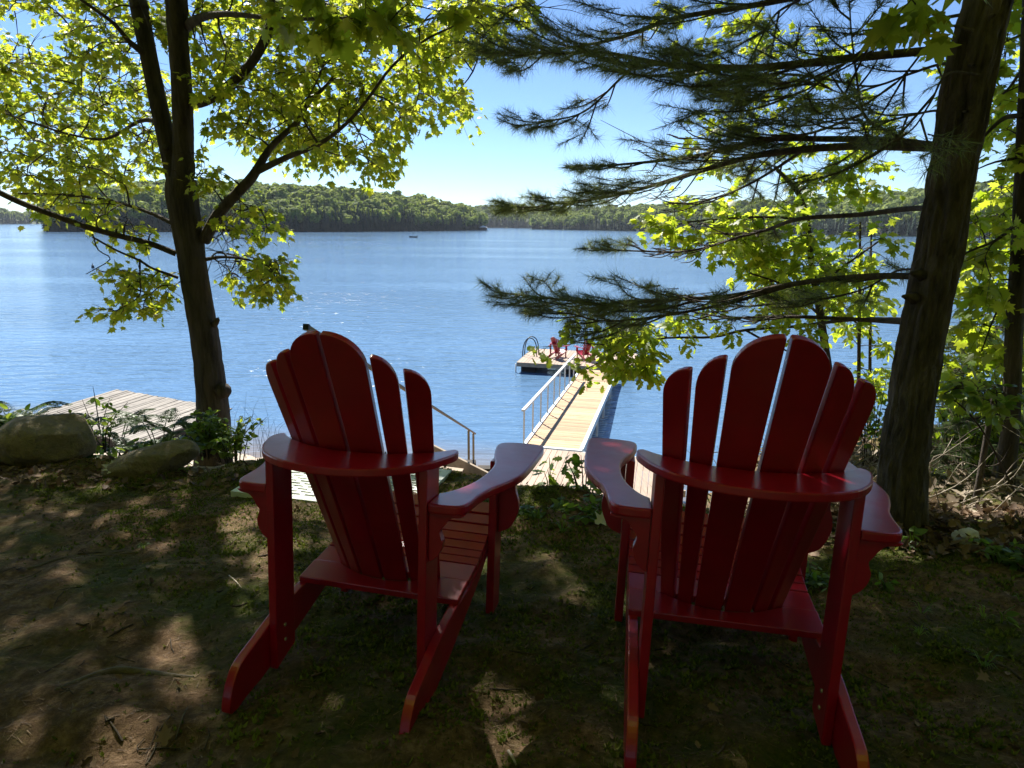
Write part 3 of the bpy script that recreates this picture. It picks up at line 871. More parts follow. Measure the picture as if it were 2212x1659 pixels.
# ---- second maple: its trunk stands behind the camera to the right, its boughs hang over the chairs
root = thing('overhanging_maple', 'maple boughs hanging into the top edge of the view with large near leaves', 'tree', (0, 0, 0))
tr = smooth_path([(4.6, -1.6, 5.2), (4.5, -1.5, 7.5), (4.2, -1.0, 9.6), (3.8, -.4, 11.2), (3.4, .2, 13)], [.17, .14, .12, .09, .03], 5)
lA = smooth_path([tr[0][10], (3.2, .6, 10.0), (2.2, 2.2, 10.6), (1.2, 3.8, 11.0), (.2, 5.4, 11.2)], [.09, .07, .05, .03, .01], 5)
lB = smooth_path([tr[0][8], (3.8, .2, 9.0), (2.6, 1.6, 8.6), (1.0, 2.8, 8.5), (-.6, 3.6, 8.6)], [.06, .05, .035, .02, .008], 5)
lC = smooth_path([tr[0][12], (3.6, 1.8, 11.4), (3.0, 4.0, 11.8)], [.06, .04, .01], 5)
lD = smooth_path([tr[0][12], (1.8, -.2, 11.6), (-.4, .8, 12), (-2, 1.6, 12)], [.06, .05, .03, .01], 5)
lE = smooth_path([lB[0][9], at(2050, -160, 1.9), at(2040, -60, 1.95)], [.02, .01, .004], 4)
lF = smooth_path([lB[0][15], at(760, -140, 3.4), at(740, -40, 3.45)], [.015, .009, .004], 4)
cr2 = Crown([tr, lA, lB, lC, lD, lE, lF], .11)
cr2.grow(ellipsoid(560, (.8, 4.4, 10.8), (4.2, 3.9, 1.9), 8.7), .42, 46, .05)
cr2.grow(ellipsoid(320, (.7, 5.4, 10.2), (2.8, 2.6, 1.6), 8.7), .42, 46, .05)  # more sprays out of view, added to deepen shade on the right ground
cr2.grow(ellipsoid(160, (1.0, 1.0, 11.4), (4, 3, 1.6), 8.9), .42, 40, .05)
cr2.grow(np.array([at(1935, 35, 2.6), at(1990, 25, 2.6), at(2070, -35, 2.5)]), .08, 3, .03, .004)
cr2.grow(np.array([at(x, y, 3.5) for x, y in ((610, 10), (660, 30), (700, 5), (740, 45), (790, 15), (840, 50), (880, 10), (930, 20), (780, -20), (690, -20))]), .2, 14, .03, .005)
cr2.finish(root, M['leaf'], MAPLE, MAPLE_HI, M['bark'], 200, droop=.8, limb_names=['trunk'] + ['branch'] * 6, keep=sun_gap)

# ---- white pine on the right
PY = 2.83
root = thing('pine_tree', 'large dark pine trunk with long bare limbs standing behind the right chair', 'tree', (0, 0, 0))
ptr = lim([(1935, 1260, PY, 190), (1940, 1205, PY, 150), (1946, 1160, PY, 118), (1953, 1000, PY, 112), (1965, 900, PY, 106), (1989, 744, PY, 106), (2031, 531, PY, 108), (2066, 319, PY, 112), (2107, 106, PY, 122), (2136, 0, PY, 116), (2175, -140, PY, 112)], 18)
ptr = add3d(ptr, np.array([[1.86, 2.85, 9.5], [1.88, 2.9, 11.5], [1.9, 2.9, 13.5], [1.9, 2.9, 15.5]]), [.085, .07, .045, .012])
NS = 72
V_, Q_ = tube_np(ptr[0], ptr[1], NS)
ang = np.tile(np.linspace(0, 2 * math.pi, NS, endpoint=False), len(ptr[0]))
zz = V_[:, 2]
cen = np.repeat(ptr[0], NS, 0)
rough = 0.010 * fbm(ang * 3.0, zz * 4, 4, 41) - 0.016 * (1 - 2 * np.abs(vnoise(ang * 6.3 + .6 * vnoise(zz * 7, ang * 3, 44), zz * 4.5, 43))) ** 4 + 0.006 * fbm(ang * 14, zz * 22, 2, 45)
rough = rough - rough.mean() - .004
V_ = cen + (V_ - cen) * (1 + rough[:, None] / np.repeat(ptr[1], NS)[:, None])
link('trunk', np_mesh('trunk', V_, Q_, smooth=True), M['pinebark'], root)
for px, py, wpx, sx in ((1950, 640, 18, -1), (1966, 590, 16, -1)):
    mb = MB(); p = at(px + 24, py + 4, PY - .03); q = at(px, py, PY - .06)
    mb.tube([p, (p + q) / 2, q], [wpx / F * 2.2, wpx / F * 1.3, wpx / F * .5], 9)
    mb.build('knot', M['pinebark'], root, True)
def zx(x, y): return ((1800 + x / 1.0843) * .576, y / 1.0843 * .576)
def plimb(pts, y0, y1, w0, w1, n=6):
    L = []
    if pts[0][0] > 1650: pts = [(pts[0][0] + 130, pts[0][1] + 4)] + list(pts)
    for i, (x, y) in enumerate(pts):
        t = i / (len(pts) - 1)
        L.append((*zx(x, y), y0 + (y1 - y0) * t ** .8, .53 * (w1 + (w0 - w1) * (1 - t) ** 1.3)))
    return lim(L, n)
NEED = []           # (pos, dir)
def needles_on(P, t0, step, jitter=.012):
    L = np.linalg.norm(np.diff(P, axis=0), axis=1)
    s = np.concatenate([[0], np.cumsum(L)])
    q = np.arange(t0 * s[-1], s[-1], step)
    if len(q) == 0: return
    pos = np.column_stack([np.interp(q, s, P[:, k]) for k in range(3)])
    T = unit(np.gradient(P, axis=0))
    dr = np.column_stack([np.interp(q, s, T[:, k]) for k in range(3)])
    NEED.append((pos, unit(dr), q / s[-1]))
def pine_branch(path, name, t_lat=.3, lat_len=.55, gap=.075, dens=1.0, bare=.25):
    P, rr = path
    tb = Tubes()
    tb.add(P, rr, 9)
    L = np.linalg.norm(np.diff(P, axis=0), axis=1); s = np.concatenate([[0], np.cumsum(L)])
    T = unit(np.gradient(P, axis=0))
    q = t_lat * s[-1]; sd = 1
    while q < s[-1]:
        p = np.array([np.interp(q, s, P[:, k]) for k in range(3)])
        tg = unit(np.array([np.interp(q, s, T[:, k]) for k in range(3)]))
        side = unit(np.cross(tg, (0, 0, 1))) * sd
        fr = q / s[-1]
        ln = lat_len * (1.12 - .75 * fr) * RNG.uniform(.55, 1.2)
        d = unit(tg * RNG.uniform(.7, 1.0) + side * RNG.uniform(.5, .95) + (0, 0, RNG.uniform(-.25, .3)))
        e = p + d * ln + (0, 0, RNG.uniform(.0, .12) * ln)
        m = p + d * ln * .5 + (0, 0, -.05 * ln)
        Q, qr = smooth_path([p, m, e], [.0055, .004, .002], 4)
        tb.add(Q, qr, 4)
        needles_on(Q, bare + .2 * (1 - fr), .014 / dens)
        for k in range(RNG.integers(2, 5)):
            a = RNG.uniform(.35, .9)
            pp = p + (e - p) * a
            s2 = unit(np.cross(d, (0, 0, 1))) * RNG.choice([-1, 1])
            d2 = unit(d * .9 + s2 * RNG.uniform(.5, .9) + (0, 0, RNG.uniform(-.15, .35)))
            l2 = ln * RNG.uniform(.25, .5)
            e2 = pp + d2 * l2
            tb.add([pp, (pp + e2) / 2, e2], [.003, .0025, .0015], 3)
            needles_on(np.array([pp, (pp + e2) / 2, e2]), .15, .014 / dens)
        q += gap * RNG.uniform(.6, 1.4); sd = -sd
    needles_on(P, .9, .012)
    tb.build(name, M['pinebark'], root)
pine_branch(plimb([(1960, -60), (1500, -70), (1250, -5), (1050, 32), (790, 75), (640, 130), (500, 170), (300, 205), (60, 250)], PY, 4.83, 40, 8), 'branch', .3, 0.81)
pine_branch(plimb([(1900, 200), (1500, 237), (1130, 275), (940, 272), (780, 265), (620, 235), (490, 213), (300, 215), (70, 212)], PY - .05, 4.05, 48, 7), 'branch', .22, 0.88, .065)
pine_branch(plimb([(650, 245), (560, 330), (430, 450), (300, 490), (150, 515)], 4.0, 4.6, 12, 4), 'branch', .25, 0.50, .07, .9)
pine_branch(plimb([(1830, 590), (1650, 570), (1400, 565), (1150, 570), (900, 630), (720, 655), (540, 672), (380, 690)], PY, 4.57, 44, 6), 'branch', .35, 0.62, .09, .8)
pine_branch(plimb([(1820, 600), (1500, 595), (1200, 620), (1050, 650), (880, 700), (700, 755), (520, 800), (300, 830), (110, 860)], PY - .03, 5.09, 46, 6), 'branch', .3, 0.78, .06)
pine_branch(plimb([(1330, 600), (1180, 700), (1050, 770), (900, 820), (760, 830)], 3.7, 4.6, 16, 4), 'branch', .2, 0.56, .08, .8)
pine_branch(plimb([(1750, 848), (1550, 872), (1300, 890), (1180, 930), (1050, 965), (850, 1020), (620, 1020), (450, 1010)], PY, 4.83, 30, 5), 'branch', .48, 0.53, .06)
pine_branch(plimb([(1740, 1122), (1550, 1125), (1300, 1150), (1000, 1205), (700, 1222), (500, 1235), (300, 1215), (80, 1190)], PY - .05, 4.05, 38, 6), 'branch', .35, 0.69, .055)
pine_branch(plimb([(1300, 1150), (1000, 1235), (700, 1290), (500, 1305), (360, 1275), (190, 1255)], 3.4, 4.1, 16, 5), 'branch', .3, 0.53, .06)
pine_branch(plimb([(1690, 1308), (1550, 1300), (1300, 1288), (1150, 1290), (1000, 1290), (850, 1265)], PY, 4.05, 30, 6), 'branch', .55, 0.50, .06)
pine_branch(plimb([(1810, 600), (1650, 530), (1560, 462), (1530, 300), (1510, 130), (1500, -40)], PY - .05, 3.27, 20, 6), 'branch', .35, 0.50, .12, .6)
pine_branch(plimb([(1560, 462), (1350, 540), (1200, 555), (1050, 570), (800, 560)], 3.2, 4.0, 14, 4), 'branch', .25, 0.50, .1, .7)
pine_branch(plimb([(1900, 300), (1830, 420), (1740, 540), (1600, 560), (1300, 420)], PY - .1, 2.49, 14, 4), 'branch', .3, 0.50, .1, .7)
pine_branch(plimb([(1960, 60), (1700, 120), (1560, 200), (1400, 320), (1250, 390), (1000, 380)], PY - .1, 3.27, 20, 5), 'branch', .25, 0.75, .09, .8)
pine_branch(plimb([(1880, 120), (1700, 330), (1550, 400), (1300, 330), (1100, 400)], PY - .1, 3.01, 14, 4), 'branch', .3, 0.62, .1, .8)
pine_branch(plimb([(1300, 0), (1200, 60), (1130, 180), (1050, 330), (950, 400)], 3.7, 4.2, 12, 4), 'branch', .2, 0.56, .1, .8)
pine_branch(plimb([(1880, 260), (1750, 300), (1600, 350), (1450, 330), (1250, 300), (1050, 330), (900, 380)], PY - .1, 4.05, 16, 4), 'branch', .2, 0.56, .11, .6)
pine_branch(plimb([(1850, 450), (1750, 470), (1600, 500), (1450, 480), (1250, 500), (1050, 520)], PY - .1, 3.79, 14, 4), 'branch', .2, 0.50, .12, .5)
pine_branch(plimb([(1700, 1100), (1550, 1180), (1350, 1220), (1150, 1240), (980, 1250)], PY - .05, 3.79, 12, 4), 'branch', .25, 0.44, .07, .9)
for k in range(34):   # upper crown, above the view
    z = RNG.uniform(8.8, 15); a = RNG.uniform(0, 6.28); ln = 3.4 * (1 - (z - 8.5) / 9) * RNG.uniform(.7, 1.1)
    p = np.array([1.88, 2.88, z]); d = np.array([math.cos(a), math.sin(a), .12])
    pine_branch(smooth_path([p, p + d * ln * .5 + (0, 0, -.1), p + d * ln], [.03, .018, .006], 5), 'branch', .25, .6, .16, .35)
pos = np.concatenate([n[0] for n in NEED]); dr = np.concatenate([n[1] for n in NEED]); fr = np.concatenate([n[2] for n in NEED])
k = carve(pos, .8) & (np.hypot(pos[:, 0] - 1.86, pos[:, 1] - 2.85) > .34)
pos, dr, fr = pos[k], dr[k], fr[k]
near = in_frame(pos, 40)
def needle_mesh(name, pos, dr, per, ln, wd, back=.0):
    n = len(pos) * per
    p = np.repeat(pos, per, 0); d = np.repeat(dr, per, 0)
    e = unit(d * RNG.uniform(.45, 1.1, (n, 1)) + RNG.normal(0, .62, (n, 3)))
    L = ln * RNG.uniform(.65, 1.15, (n, 1))
    sde = unit(np.cross(e, RNG.normal(0, 1, (n, 3)))) * wd
    tip = p + e * L + (0, 0, -1) * (L ** 2) * .8
    V = np.stack([p - sde, p + sde, tip], 1).reshape(-1, 3)
    return np_mesh(name, V, np.arange(3 * n).reshape(-1, 3), np.repeat(np.repeat(RNG.random(len(pos)), per), 3))
o = link('needles', needle_mesh('needles', pos[near], dr[near], 10, .088, .0011), M['needle'], root); o['kind'] = 'stuff'
o = link('needles', needle_mesh('needles', pos[~near], dr[~near], 5, .10, .0022), M['needle'], root); o['kind'] = 'stuff'

# ---- slim broadleaf trees and saplings at right
def sapling(name, label, limbs, spots, size, tpl, nleaf=20, spread=.2, parts=150, mat='oakleaf', bark='twig', group=None, cat='tree'):
    root = thing(name, label, cat, (0, 0, 0), 0, group)
    c = Crown(limbs, size)
    for poly, n, y0, y1 in spots: c.grow(poly_points(poly, n, y0, y1), spread, nleaf, .05, .005)
    c.finish(root, M[mat], tpl, tpl, M[bark], parts, .5, .25, limb_names=['trunk'] + ['branch'] * (len(limbs) - 1), sides=6)
    return root
SY_ = 6.0
s1 = lim([(1815, 1230, SY_, 30), (1812, 1100, SY_, 26), (1800, 900, SY_, 22), (1781, 743, SY_, 18), (1765, 637, SY_, 16), (1754, 584, SY_, 14), (1743, 478, SY_, 13), (1722, 414, SY_, 11), (1674, 361, SY_, 8)], 4)
s1b = lim([(1743, 478, SY_, 8), (1690, 470, SY_ - .2, 6), (1600, 470, SY_ - .3, 5), (1480, 480, SY_ - .4, 4)], 4)
s1c = lim([(1760, 620, SY_, 7), (1830, 570, SY_, 6), (1900, 520, SY_ + .1, 5)], 4)
s1d = lim([(1770, 680, SY_, 7), (1700, 620, SY_ - .2, 5), (1620, 590, SY_ - .4, 4)], 4)
s1e = lim([(1725, 414, SY_, 7), (1800, 360, SY_, 6), (1900, 290, SY_, 4)], 4)
sapling('slim_maple', 'slim young maple with bright yellow green leaves behind the right chair', [s1, s1b, s1c, s1d, s1e],
        [([(1415, 455), (1480, 440), (1600, 450), (1620, 520), (1540, 560), (1500, 500), (1420, 520)], 28, SY_ - .7, SY_ - .1),
         ([(1560, 430), (1740, 420), (1760, 520), (1720, 640), (1600, 600), (1560, 520)], 52, SY_ - .6, SY_ + .4),
         ([(1640, 540), (1760, 540), (1900, 480), (1940, 560), (1900, 640), (1780, 680), (1650, 660)], 62, SY_ - .5, SY_ + .6),
         ([(1600, 250), (1760, 300), (1940, 250), (1960, 380), (1800, 440), (1640, 380)], 34, SY_ - .3, SY_ + .8),
         ([(1400, 20), (1700, 20), (1900, 100), (1880, 260), (1600, 220), (1450, 200)], 30, SY_, SY_ + 1.2),
         ([(1490, 270), (1600, 240), (1620, 350), (1540, 360)], 10, SY_, SY_ + .6)], .088, MAPLE, 22, .22, 200)
OY = 5.2
o1 = lim([(2005, 690, OY + 1.3, 12), (1850, 690, OY + .6, 10), (1720, 705, OY + .2, 8), (1610, 713, OY, 7), (1540, 728, OY, 6), (1440, 730, OY - .1, 5), (1330, 745, OY - .2, 4), (1250, 740, OY - .2, 3)], 4)
o1b = lim([(1610, 713, OY, 6), (1660, 740, OY - .1, 5), (1720, 765, OY - .2, 4), (1780, 775, OY - .2, 2)], 4)
o1c = lim([(1360, 745, OY - .2, 4), (1300, 780, OY - .3, 3), (1260, 800, OY - .3, 2)], 3)
o0 = lim([(1960, 1230, OY + 1.6, 20), (1962, 1000, OY + 1.5, 16), (1985, 800, OY + 1.4, 14), (2010, 680, OY + 1.3, 12), (2020, 560, OY + 1.3, 8)], 4)
sapling('oak_tree', 'thin oak reaching a leafy bough across to the gangway and floating dock', [o0, o1, o1b, o1c],
        [([(1205, 700), (1265, 688), (1285, 706), (1215, 716)], 4, OY - .5, OY - .1),
         ([(1160, 742), (1185, 740), (1185, 750), (1165, 752)], 1, OY - .5, OY - .2),
         ([(1295, 705), (1390, 695), (1440, 735), (1380, 785), (1310, 790), (1290, 755)], 36, OY - .5, OY + .1),
         ([(1330, 755), (1400, 750), (1400, 795), (1345, 800)], 9, OY - .4, OY),
         ([(1240, 790), (1280, 785), (1275, 805), (1245, 808)], 2, OY - .4, OY - .1),
         ([(1400, 690), (1530, 660), (1600, 700), (1520, 740), (1430, 740)], 14, OY - .3, OY + .2),
         ([(1390, 795), (1425, 795), (1425, 815), (1395, 815)], 2, OY - .2, OY),
         ([(1600, 660), (1750, 640), (1760, 740), (1640, 720)], 12, OY - .2, OY + .5)], .078, OAK, 20, .13, 200)
for k, (px, y, h0, lab, wpx) in enumerate(((1854, 6.6, 480, 'thin straight sapling stem just left of the pine, the left one of two', 9),
                                      (1878, 7.2, 500, 'thin straight sapling stem just left of the pine, the right one of two', 8))):
    t_ = lim([(px - 6, 1220, y, wpx + 3), (px, 900, y, wpx), (px + 2, 700, y, wpx - 1), (px + 4, h0, y, wpx - 4)], 4)
    b_ = lim([(px, 700, y, 4), (px - 60, 660, y - .2, 3), (px - 110, 640, y - .3, 2)], 3)
    sapling('sapling', lab, [t_, b_], [([(px - 110, 560), (px + 40, 540), (px + 50, 680), (px - 60, 720)], 14, y - .4, y + .4),
                                       ([(px - 40, 720), (px + 60, 720), (px + 50, 860), (px - 10, 860)], 9, y - .3, y + .3)], .085, OVATE, 18, .18, 40)
RY = 3.6
r1 = lim([(2166, 1225, RY, 62), (2168, 1180, RY, 46), (2172, 1040, RY, 44), (2184, 900, RY, 42), (2191, 700, RY, 40), (2200, 560, RY, 38), (2212, 300, RY, 36), (2225, 0, RY, 34), (2235, -200, RY, 30)], 4)
rb = [lim([(2200, 480, RY, 12), (2150, 520, RY - .1, 8), (2090, 545, RY - .1, 5), (2050, 580, RY, 3)], 3), lim([(2205, 250, RY, 16), (2170, 255, RY - .1, 12), (2130, 290, RY - .1, 8), (2080, 350, RY, 4)], 3),
      lim([(2208, 150, RY, 10), (2170, 200, RY + .2, 6), (2110, 240, RY + .3, 4)], 3), lim([(2210, 340, RY, 10), (2150, 350, RY, 6), (2100, 370, RY, 3)], 3), lim([(2195, 600, RY, 9), (2150, 680, RY, 5), (2120, 760, RY, 3)], 3)]
sapling('edge_tree', 'dark trunk with twiggy branches at the right edge of the view', [r1] + rb,
        [([(2060, 390), (2230, 380), (2240, 520), (2130, 560), (2060, 500)], 26, RY - .3, RY + 1.4),
         ([(2050, 560), (2140, 520), (2240, 600), (2200, 700), (2120, 680)], 16, RY - .2, RY + 1.2),
         ([(2130, 40), (2260, 0), (2260, 380), (2120, 330)], 34, RY, RY + 1.6),
         ([(2050, 700), (2190, 660), (2230, 860), (2070, 880)], 44, RY, RY + 1.6),
         ([(2040, 880), (2230, 860), (2240, 1060), (2040, 1060)], 38, RY + .4, RY + 1.8),
         ([(2060, 60), (2130, 60), (2120, 330), (2090, 400)], 10, RY + .6, RY + 1.8)], .08, MAPLE, 20, .2, 120, bark='bark')
q0 = lim([(2215, 1110, 3.3, 5), (2140, 960, 3.2, 5), (2090, 890, 3.15, 4), (2040, 850, 3.1, 3)], 4)
q1 = lim([(2090, 890, 3.15, 3), (2120, 840, 3.1, 2), (2150, 850, 3.05, 2)], 3)
sapling('round_leaved_sapling', 'thin curved stem with round green leaves between the pine and the edge tree', [q0, q1],
        [([(2050, 800), (2110, 790), (2120, 850), (2070, 870)], 5, 3.05, 3.15), ([(2110, 850), (2165, 840), (2165, 900), (2120, 905)], 5, 3.0, 3.1)], .075, OVATE, 8, .1, 80, mat='plantleaf')
r2 = lim([(2066, 1228, 3.3, 26), (2078, 1190, 3.3, 18), (2100, 1120, 3.3, 17), (2122, 1000, 3.3, 16), (2138, 905, 3.3, 14), (2150, 830, 3.3, 5)], 4)
root = thing('leaning_trunk', 'broken bare trunk leaning right between the pine and the edge tree', 'tree', (0, 0, 0))
tb = Tubes(); tb.add(*r2, 9); tb.build('trunk', M['pinebark'], root)
for pts in ([(2136, 915, 3.3, 4), (2100, 930, 3.25, 3), (2060, 960, 3.2, 2)], [(2120, 1010, 3.3, 4), (2160, 1000, 3.25, 3), (2185, 960, 3.2, 2)], [(2105, 1100, 3.3, 4), (2060, 1085, 3.2, 3), (2020, 1110, 3.2, 2)]):
    tb = Tubes(); tb.add(*lim(pts, 4), 5); tb.build('branch', M['twig'], root)
# hemlock: fine flat sprays right of the pine
root = thing('hemlock', 'small hemlock with flat feathery needle sprays right of the pine trunk', 'tree', (0, 0, 0))
HY = 4.2
tb = Tubes(); hp = lim([(2225, 1230, HY, 16), (2222, 900, HY, 13), (2218, 640, HY, 8)], 4); tb.add(*hp, 7); tb.build('trunk', M['twig'], root)
NEED = []
for (x0, y0, x1, y1) in ((2222, 700, 2080, 745), (2220, 780, 2060, 800), (2222, 840, 2075, 850), (2224, 900, 2040, 925), (2224, 960, 2030, 985), (2222, 660, 2110, 640), (2224, 1010, 2020, 1030), (2222, 870, 2050, 880), (2224, 1060, 2100, 1075)):
    P, rr = lim([(x0, y0, HY, 6), ((x0 + x1) / 2, (y0 + y1) / 2 - 12, HY - .15, 4), (x1, y1, HY - .3, 2)], 14)
    tb = Tubes(); tb.add(P, rr, 5)
    for q in range(2, len(P)):
        for sgn in (-1, 1):
            T = unit(P[q] - P[q - 1]); sdv = unit(np.cross(T, (0, 0, 1))) * sgn
            for rep in range(2):
                e = P[q] + unit(T * RNG.uniform(.5, 1.2) + sdv * RNG.uniform(.3, 1) + (0, 0, RNG.uniform(-.45, .15))) * RNG.uniform(.05, .22)
                Q = np.array([P[q], (P[q] + e) / 2, e]); tb.add(Q, [.002, .0016, .001], 3)
                needles_on(Q, .05, .006)
    needles_on(P, .3, .006)
    tb.build('branch', M['twig'], root)
hpz, hd = np.concatenate([n[0] for n in NEED]), np.concatenate([n[1] for n in NEED])
def flat_needles(pos, dr, ln, wd):
    n = len(pos)
    s_ = unit(np.cross(dr, (0, 0, 1.0))) * RNG.choice([-1, 1], (n, 1))
    e = unit(s_ + dr * .5 + RNG.normal(0, .2, (n, 3)))
    w_ = unit(np.cross(e, (0, 0, 1.0))) * wd
    V = np.stack([pos - w_, pos + w_, pos + e * ln], 1).reshape(-1, 3)
    return np_mesh('needles', V, np.arange(3 * n).reshape(-1, 3), np.repeat(RNG.random(n), 3))
o = link('needles', flat_needles(np.repeat(hpz, 3, 0), np.repeat(hd, 3, 0), .018, .0018), M['hemlock'], root); o['kind'] = 'stuff'

# ---- unseen woods added behind and beside the camera to darken the foreground
WV = Tubes()
wp = []
for k in range(84):
    if k < 50: x, y = RNG.uniform(-11, 11), RNG.uniform(-9, -3.2)
    elif k < 70: x, y = RNG.uniform(-9.5, -5.2), RNG.uniform(-3, 2.2)
    else: x, y = RNG.uniform(5.5, 10), RNG.uniform(-3, 1.8)
    z = gh(x, y); h = RNG.uniform(9, 13)
    WV.add(smooth_path([(x, y, z - .2), (x + RNG.normal(0, .2), y, z + h * .5), (x + RNG.normal(0, .4), y, z + h)], [.16, .11, .02], 3)[0], np.linspace(.16, .02, 7), 7)
    m = 600
    q = RNG.normal(0, 1, (m, 3)); q = q / np.linalg.norm(q, axis=1)[:, None] * RNG.random((m, 1)) ** .4
    wp.append(np.array([x, y, z + h * .52]) + q * (2.2, 2.2, h * .5))
tag(WV.build('added_shade_trunks', M['bark']), 'trunks of unseen woods added behind and beside the camera for shade', kind='stuff')
wp = np.concatenate(wp)
wo = link('added_shade_foliage', leaves_mesh('added_shade_foliage', MAPLE_LO, wp, leaf_frames(len(wp), RNG.normal(0, 1, (len(wp), 3))), RNG.uniform(.25, .45, len(wp)), RNG.random(len(wp))), M['leaf'])
tag(wo, 'foliage of unseen woods added behind and beside the camera for shade', kind='stuff')

# ================================================================== CHAIRS
def yoff(x, r=.29):
    x = abs(x)
    return r - math.sqrt(max(r * r - x * x, 0))
def curve_pts(P, n=5):
    P = np.asarray(P, float)
    return smooth_path(np.column_stack([P, np.zeros(len(P))]), np.zeros(len(P)), n)[0][:, :2]
BDIR = np.array([0, -.434, .901])           # up the back
HM = np.array([0, -.022, .691])
def make_chair():
    root = thing('garden_chair', '', 'chair')
    red = M['red']
    def part(name, mb, bv=.004): return mb.build(name, red, root, False, bv)
    # stringers: long sloping side rails that run back and down to a rounded foot
    top = [(.575, .335), (.50, .262), (.42, .226), (.34, .203), (.26, .192), (.155, .196), (.11, .192), (.04, .182), (-.02, .169), (-.09, .147), (-.15, .130), (-.185, .115), (-.208, .086), (-.224, .050), (-.231, .012)]
    low = [(-.222, .001), (-.195, .001), (-.165, .010), (-.08, .022), (0, .045), (.085, .068), (.21, .106), (.37, .160), (.50, .22), (.575, .27)]
    top[4] = (.26, .193)
    prof = curve_pts(top, 3).tolist() + low
    for s in (-1, 1):
        A = [(s * .2355, y, z) for y, z in prof]; B = [(s * .2625, y, z) for y, z in prof]
        part('side_rail', MB().prism(A, B))
    # rear posts with bolts, front legs
    for s in (-1, 1):
        mb = MB()
        pr = [(-.048, .028), (-.048, .6685), (.048, .6685), (.048, .062), (0.0, .046)]
        mb.prism([(s * .2115, y, z) for y, z in pr], [(s * .2350, y, z) for y, z in pr])
        po = part('rear_post', mb)
        for zb in (.10, .145):
            b = MB(); b.tube([(s * .2115, -.005, zb), (s * .2085, -.005, zb)], [.006, .005], 8)
            b.build('bolt', M['bolt'], po)
        mb = MB()
        pr = [(.478, 0), (.478, .552), (.566, .552), (.566, 0)]
        mb.prism([(s * .263, y, z) for y, z in pr], [(s * .289, y, z) for y, z in pr])
        part('front_leg', mb)
        rb = curve_pts([(.335, .5525), (.322, .545), (.298, .541), (.284, .528), (.274, .512), (.266, .500), (.269, .486), (.274, .470), (.270, .448), (.258, .428), (.2365, .412)], 3).tolist() + [(.2365, .5525)]
        mb = MB().prism([(s * x, -.034, z) for x, z in rb], [(s * x, -.010, z) for x, z in rb])
        part('arm_bracket', mb, .003)
        fb = curve_pts([(.375, .5525), (.355, .53), (.347, .49), (.347, .45), (.357, .415), (.359, .38), (.349, .345), (.328, .31), (.2905, .292)], 3).tolist() + [(.2905, .5525)]
        mb = MB().prism([(s * x, .510, z) for x, z in fb], [(s * x, .534, z) for x, z in fb])
        part('arm_bracket', mb, .003)
        arm = curve_pts([(.2365, -.046), (.285, -.048), (.322, -.038), (.338, -.006), (.346, .06), (.362, .13), (.39, .2), (.413, .28), (.421, .39), (.422, .56), (.417, .63), (.395, .652), (.33, .655), (.272, .640), (.257, .60), (.262, .55), (.279, .47), (.303, .39), (.311, .31), (.305, .21), (.288, .135), (.260, .072), (.2365, .045)], 4).tolist()
        mb = MB().prism([(s * x, y, .5530) for x, y in arm], [(s * x, y, .5790) for x, y in arm])
        part('arm_rest', mb, .006)
    # half-moon back support, its front edge hollowed to hug the slats
    fr = [(x, HM[1] + yoff(x, .355)) for x in np.linspace(-.232, .232, 15)]
    rr = curve_pts([(.262, .098), (.276, .085), (.279, .055), (.268, .015), (.243, -.045), (.195, -.108), (.11, -.158), (0, -.176), (-.11, -.158), (-.195, -.108), (-.243, -.045), (-.268, .015), (-.279, .055), (-.276, .085), (-.262, .098)], 4).tolist()
    hm = fr + rr
    part('back_support', MB().prism([(x, y, .669) for x, y in hm], [(x, y, .691) for x, y in hm]), .005)
    # seat: rear board hollowed in front, then narrow slats rolling over the front edge
    def seat_z(y): return float(np.interp(y, [.16, .26, .34, .42, .5, .55, .585, .602, .606], [.197, .213, .224, .247, .282, .318, .352, .368, .345]))
    frs = [(x, min(.203 + yoff(x), .257)) for x in np.linspace(-.245, .245, 15)]
    rb = [(.262, .257), (.262, .158), (-.262, .158), (-.262, .257)]
    pl = frs + rb
    part('seat_slat', MB().prism([(x, y, seat_z(y) - .004) for x, y in pl], [(x, y, seat_z(y) + .016) for x, y in pl]), .003)
    sy = [(.262, .346)] + [(.352 + .0345 * i, .352 + .0345 * i + .0285) for i in range(7)]
    for y0, y1 in sy:
        mb = MB()
        if True:
            mb.prism([(-.262, y0, seat_z(y0) - .008), (-.262, y1, seat_z(y1) - .008), (-.262, y1, seat_z(y1) + .012), (-.262, y0, seat_z(y0) + .012)],
                     [(.262, y0, seat_z(y0) - .008), (.262, y1, seat_z(y1) - .008), (.262, y1, seat_z(y1) + .012), (.262, y0, seat_z(y0) + .012)])
        part('seat_slat', mb, .002)
    mb = MB().box(-.262, .262, .592, .614, .29, .352)
    part('front_apron', mb)
    # fan back: six slats standing on a hollow curve
    edges_b = [0.005, .076, .086, .124, .135, .170]
    edges_t = [0.006, .104, .117, .176, .191, .250]
    hts = [(.362, .27), (.302, .215), (.262, .185)]
